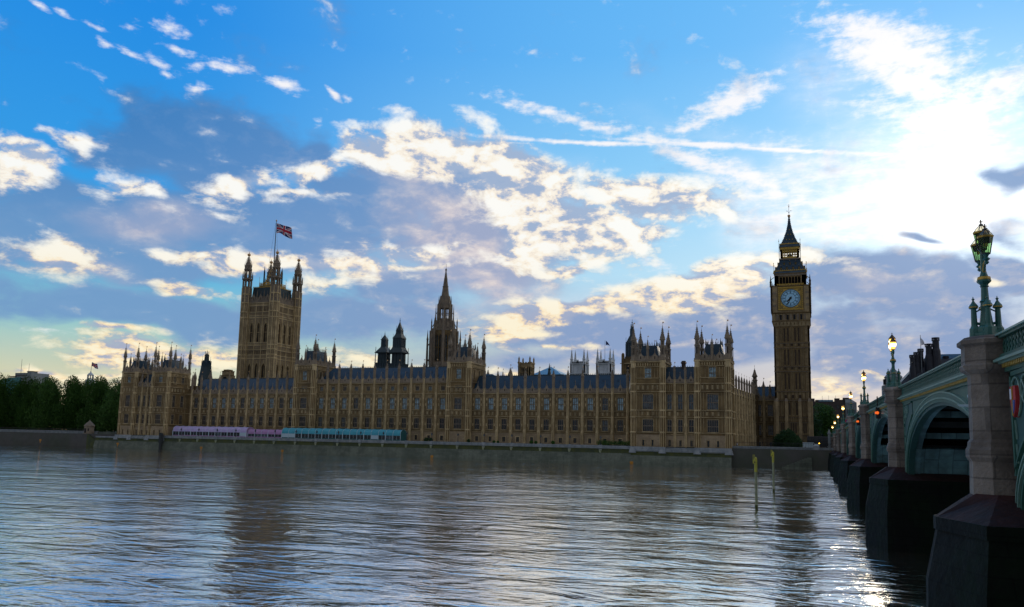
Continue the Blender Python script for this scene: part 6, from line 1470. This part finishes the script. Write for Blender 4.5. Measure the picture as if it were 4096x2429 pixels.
bushmesh(-64, 264.2, 6.3, 12, 1, 1.7, 5000, 'long clipped hedge on the terrace next to the right pavilion', 5)
bushmesh(-93.5, 264.5, 6.3, 3.5, 1, 1.1, 1200, 'low shrub at the middle of the open terrace', 6)
bushmesh(-86.2, 264.5, 6.3, 1.4, 1, 1.3, 900, 'round shrub just right of the low terrace shrub', 7)
bushmesh(-137, 266, 6.3, 1.3, 1, 1.4, 900, 'left of two shrubs beside the end of the turquoise marquee', 8, 'leafd')
bushmesh(-135.2, 266, 6.3, 1.2, 1, 1.5, 900, 'right of two shrubs beside the end of the turquoise marquee', 9, 'leafd')
bushmesh(-119.5, 266, 6.3, 1.3, 1, 1.2, 900, 'small round shrub right of the dark archway', 10, 'leafd')
bushmesh(-108, 264.5, 6.3, 3, 1, .9, 900, 'flat low shrub on the terrace left of the middle', 12)

# ------------------------------------------------------------------ street end beside the bridge
b = MB(); 
for i in range(64): b.box(-24.5+i*.48, -24.44+i*.48, 266.2, 266.26, 6.4, 8.6, 'black')
b.box(-24.6, 6.0, 266.2, 266.26, 8.3, 8.38, 'black'); b.box(-24.6, 6, 266.2, 266.26, 6.6, 6.68, 'black'); tag(b.build('iron_railing'), 'black iron railing behind the wall between palace and bridge', 'railing')
b = MB(); 
for i in range(150): b.box(-420+i*.72, -419.93+i*.72, 269.2, 269.26, 7.0, 8.6, 'black')
b.box(-420, -312, 269.2, 269.26, 8.4, 8.5, 'black'); b.box(-420, -312, 269.2, 269.3, 6.4, 7.0, 'black'); tag(b.build('iron_railing'), 'black railing in front of the garden trees', 'railing')
t = thing('gate_pier', 'pale stone gate pier with pointed cap near the bridge end', 'gate pier', (4.75, 300, 6.4)); b = MB()
b.box(-.42, .42, -.42, .42, 0, 5.6, 'concrete'); b.box(-.6, .6, -.6, .6, 5.4, 5.8, 'concrete'); b.build('shaft', t); b = MB(); b.ng(0, 0, [(5.8, .75), (6.6, .4), (7.2, .08), (7.6, .03)], 'concrete', 4); b.build('cap', t)
t = thing('double_decker_bus', 'dark double-decker bus silhouette on the road by the bridge end', 'bus', (1.7, 310, 6.9)); b = MB(); b.box(-4.4, 4.4, -1.2, 1.2, .45, 2.0, 'black'); b.box(-4.4, 4.4, -1.2, 1.2, 2.05, 3.9, 'black'); b.frus(-4.4, 4.4, -1.2, 1.2, 3.9, -4.2, 4.2, -1, 1, 4.2, 'black'); b.build('body', t)
for i in range(5):
    for z in (1.0, 2.7): b = MB(); b.box(-4.0+i*1.65, -2.6+i*1.65, -1.24, -1.18, z, z+.85, 'glassd'); b.build('window', t)
for x in (-2.9, 2.6): b = MB(); b.tube((x, -1.25, .5), (x, -.9, .5), .5, 'black', n=14); b.tube((x, -1.27, .5), (x, -1.2, .5), .22, 'concrete', n=10); b.build('wheel', t)
t = thing('van', 'pale blue van parked behind the wall right of the clock tower', 'van', (-1.6, 296, 6.5)); b = MB(); b.poly([(-2.4, .5), (-2.4, 2.3), (1.2, 2.3), (1.9, 1.4), (2.5, 1.25), (2.5, .5)], -.95, .95, 'white'); b.build('body', t)
b = MB(); b.poly([(1.1, 1.45), (1.1, 2.1), (1.2, 2.1), (1.7, 1.45)], -.98, -.9, 'glassd'); b.build('window', t)
for x in (-1.6, 1.6): b = MB(); b.tube((x, -1.0, .4), (x, -.75, .4), .38, 'black', n=14); b.build('wheel', t)
for (x, y, z, l, h) in ((1.3, 272, 8.15, 'amber traffic light behind the pedestal near the bridge end', 1.6),):
    t = thing('traffic_light', l, 'traffic light', (x, y, z)); b = MB(); b.tube((0, 0, -1.8), (0, 0, .2), .06, 'black'); b.box(-.2, .2, -.1, .15, -.2, .9, 'black'); b.build('housing', t); b = MB(); b.tube((0, -.12, .35), (0, -.18, .35), .17, 'amber', n=12); b.build('lens', t)
t = thing('garden_lamp', 'single amber light glowing under the left garden trees', 'lamp post', (-315.5, 272, 6.4)); b = MB(); b.tube((0, 0, 0), (0, 0, 2.5), .06, 'black'); b.build('post', t); b = MB(); b.ng(0, 0, [(2.5, .1), (2.7, .2), (2.9, .18), (3.0, .05)], 'amber', 8); b.build('globe', t)

# person at the palace corner: one skinned body
def person(loc, rz, label, top='clothw'):
    t = thing('person', label, 'person', loc, None, rz)
    V = [(0, 0, .93), (0, 0, 1.12), (0, 0, 1.36), (0, 0, 1.50), (0, -.01, 1.58), (0, -.02, 1.70),
         (.18, 0, 1.42), (.24, .02, 1.15), (.22, -.10, .95), (-.18, 0, 1.42), (-.25, .02, 1.15), (-.24, -.06, .9),
         (.10, 0, .88), (.11, -.02, .50), (.11, .01, .09), (.11, -.16, .04), (-.10, 0, .88), (-.12, -.02, .50), (-.12, .01, .09), (-.13, -.16, .04), (.21, -.17, .88), (-.24, -.13, .83)]
    E = [(0, 1), (1, 2), (2, 3), (3, 4), (4, 5), (2, 6), (6, 7), (7, 8), (2, 9), (9, 10), (10, 11), (0, 12), (12, 13), (13, 14), (14, 15), (0, 16), (16, 17), (17, 18), (18, 19), (8, 20), (11, 21)]
    RR = [.15, .14, .16, .06, .07, .09, .075, .05, .04, .075, .05, .04, .10, .07, .045, .035, .10, .07, .045, .035, .03, .03]
    me = bpy.data.meshes.new('body'); me.from_pydata(V, E, []); o = link('body', me, t)
    md = o.modifiers.new('s', 'SKIN')
    for i, v in enumerate(me.skin_vertices[0].data): v.radius = (RR[i], RR[i]*.85); v.use_root = (i == 0)
    ms = o.modifiers.new('u', 'SUBSURF'); ms.levels = 1; ms.render_levels = 2
    me.materials.append(M['cloth'])
    b = MB(); b.ng(0, 0, [(.98, .17), (1.2, .17), (1.40, .20), (1.47, .10)], top, 10, sy=.75); b.build('shirt', t)
    b = MB(); b.ng(0, -.015, [(1.53, .055), (1.60, .085), (1.68, .10), (1.75, .08)], 'skin', 12); b.ng(0, .015, [(1.64, .105), (1.72, .112), (1.79, .08), (1.81, .02)], 'hair', 12); b.tube((0, -.10, 1.65), (0, -.135, 1.63), .015, 'skin'); b.build('head', t)
    return t
person((-23.6, 265.4, 6.45), .2, 'person in dark trousers and white top standing at the palace corner')
# gull over the bridge
t = thing('gull', 'small dark gull flying above the bridge parapet', 'bird', (13.9, 130, 20.2)); t.scale = (1.3, 1.3, 1.3)
b = MB(); 
def blob(pts, m):      # lofted body
    for (a, ra), (c, rc) in zip(pts, pts[1:]): b.tube(a, c, ra, m, rc, 8)
blob([((-.32, 0, 0), .02), ((-.2, 0, .01), .07), ((0, 0, .02), .10), ((.18, 0, .03), .07), ((.27, 0, .05), .055), ((.34, 0, .04), .02)], 'feather'); b.build('body', t)
for s in (-1, 1):
    b = MB(); b.add([(.12, s*.05, .05), (-.1, s*.05, .04), (-.12, s*.38, .26), (.1, s*.36, .28), (-.2, s*.72, .20), (-.02, s*.62, .24)], [(0, 1, 2, 3), (3, 2, 4, 5)], 'feather'); b.add([(.12, s*.05, .03), (-.1, s*.05, .02), (-.12, s*.38, .24), (.1, s*.36, .26), (-.2, s*.72, .19), (-.02, s*.62, .22)], [(3, 2, 1, 0), (5, 4, 2, 3)], 'feather'); b.build('wing', t)

# ------------------------------------------------------------------ ground and water
def sheet(name, x0, x1, y0, y1, z, m):
    b = MB(); b.add([(x0, y0, z), (x1, y0, z), (x1, y1, z), (x0, y1, z)], [(0, 1, 2, 3)], m); return struct(b.build(name))
sheet('river', -9000, 9000, -60, 300, .7, 'water')
b = MB(); b.box(-9000, 9000, 263.2, 9000, -2, 6.4, 'ground'); struct(b.build('ground'))
b = MB(); b.box(-9000, 9000, -9000, .25, -2, 6.4, 'ground'); o = struct(b.build('embankment'))
sheet('terrace', -261.7, -57.6, 262.9, 274.3, 6.41, 'wallcap')
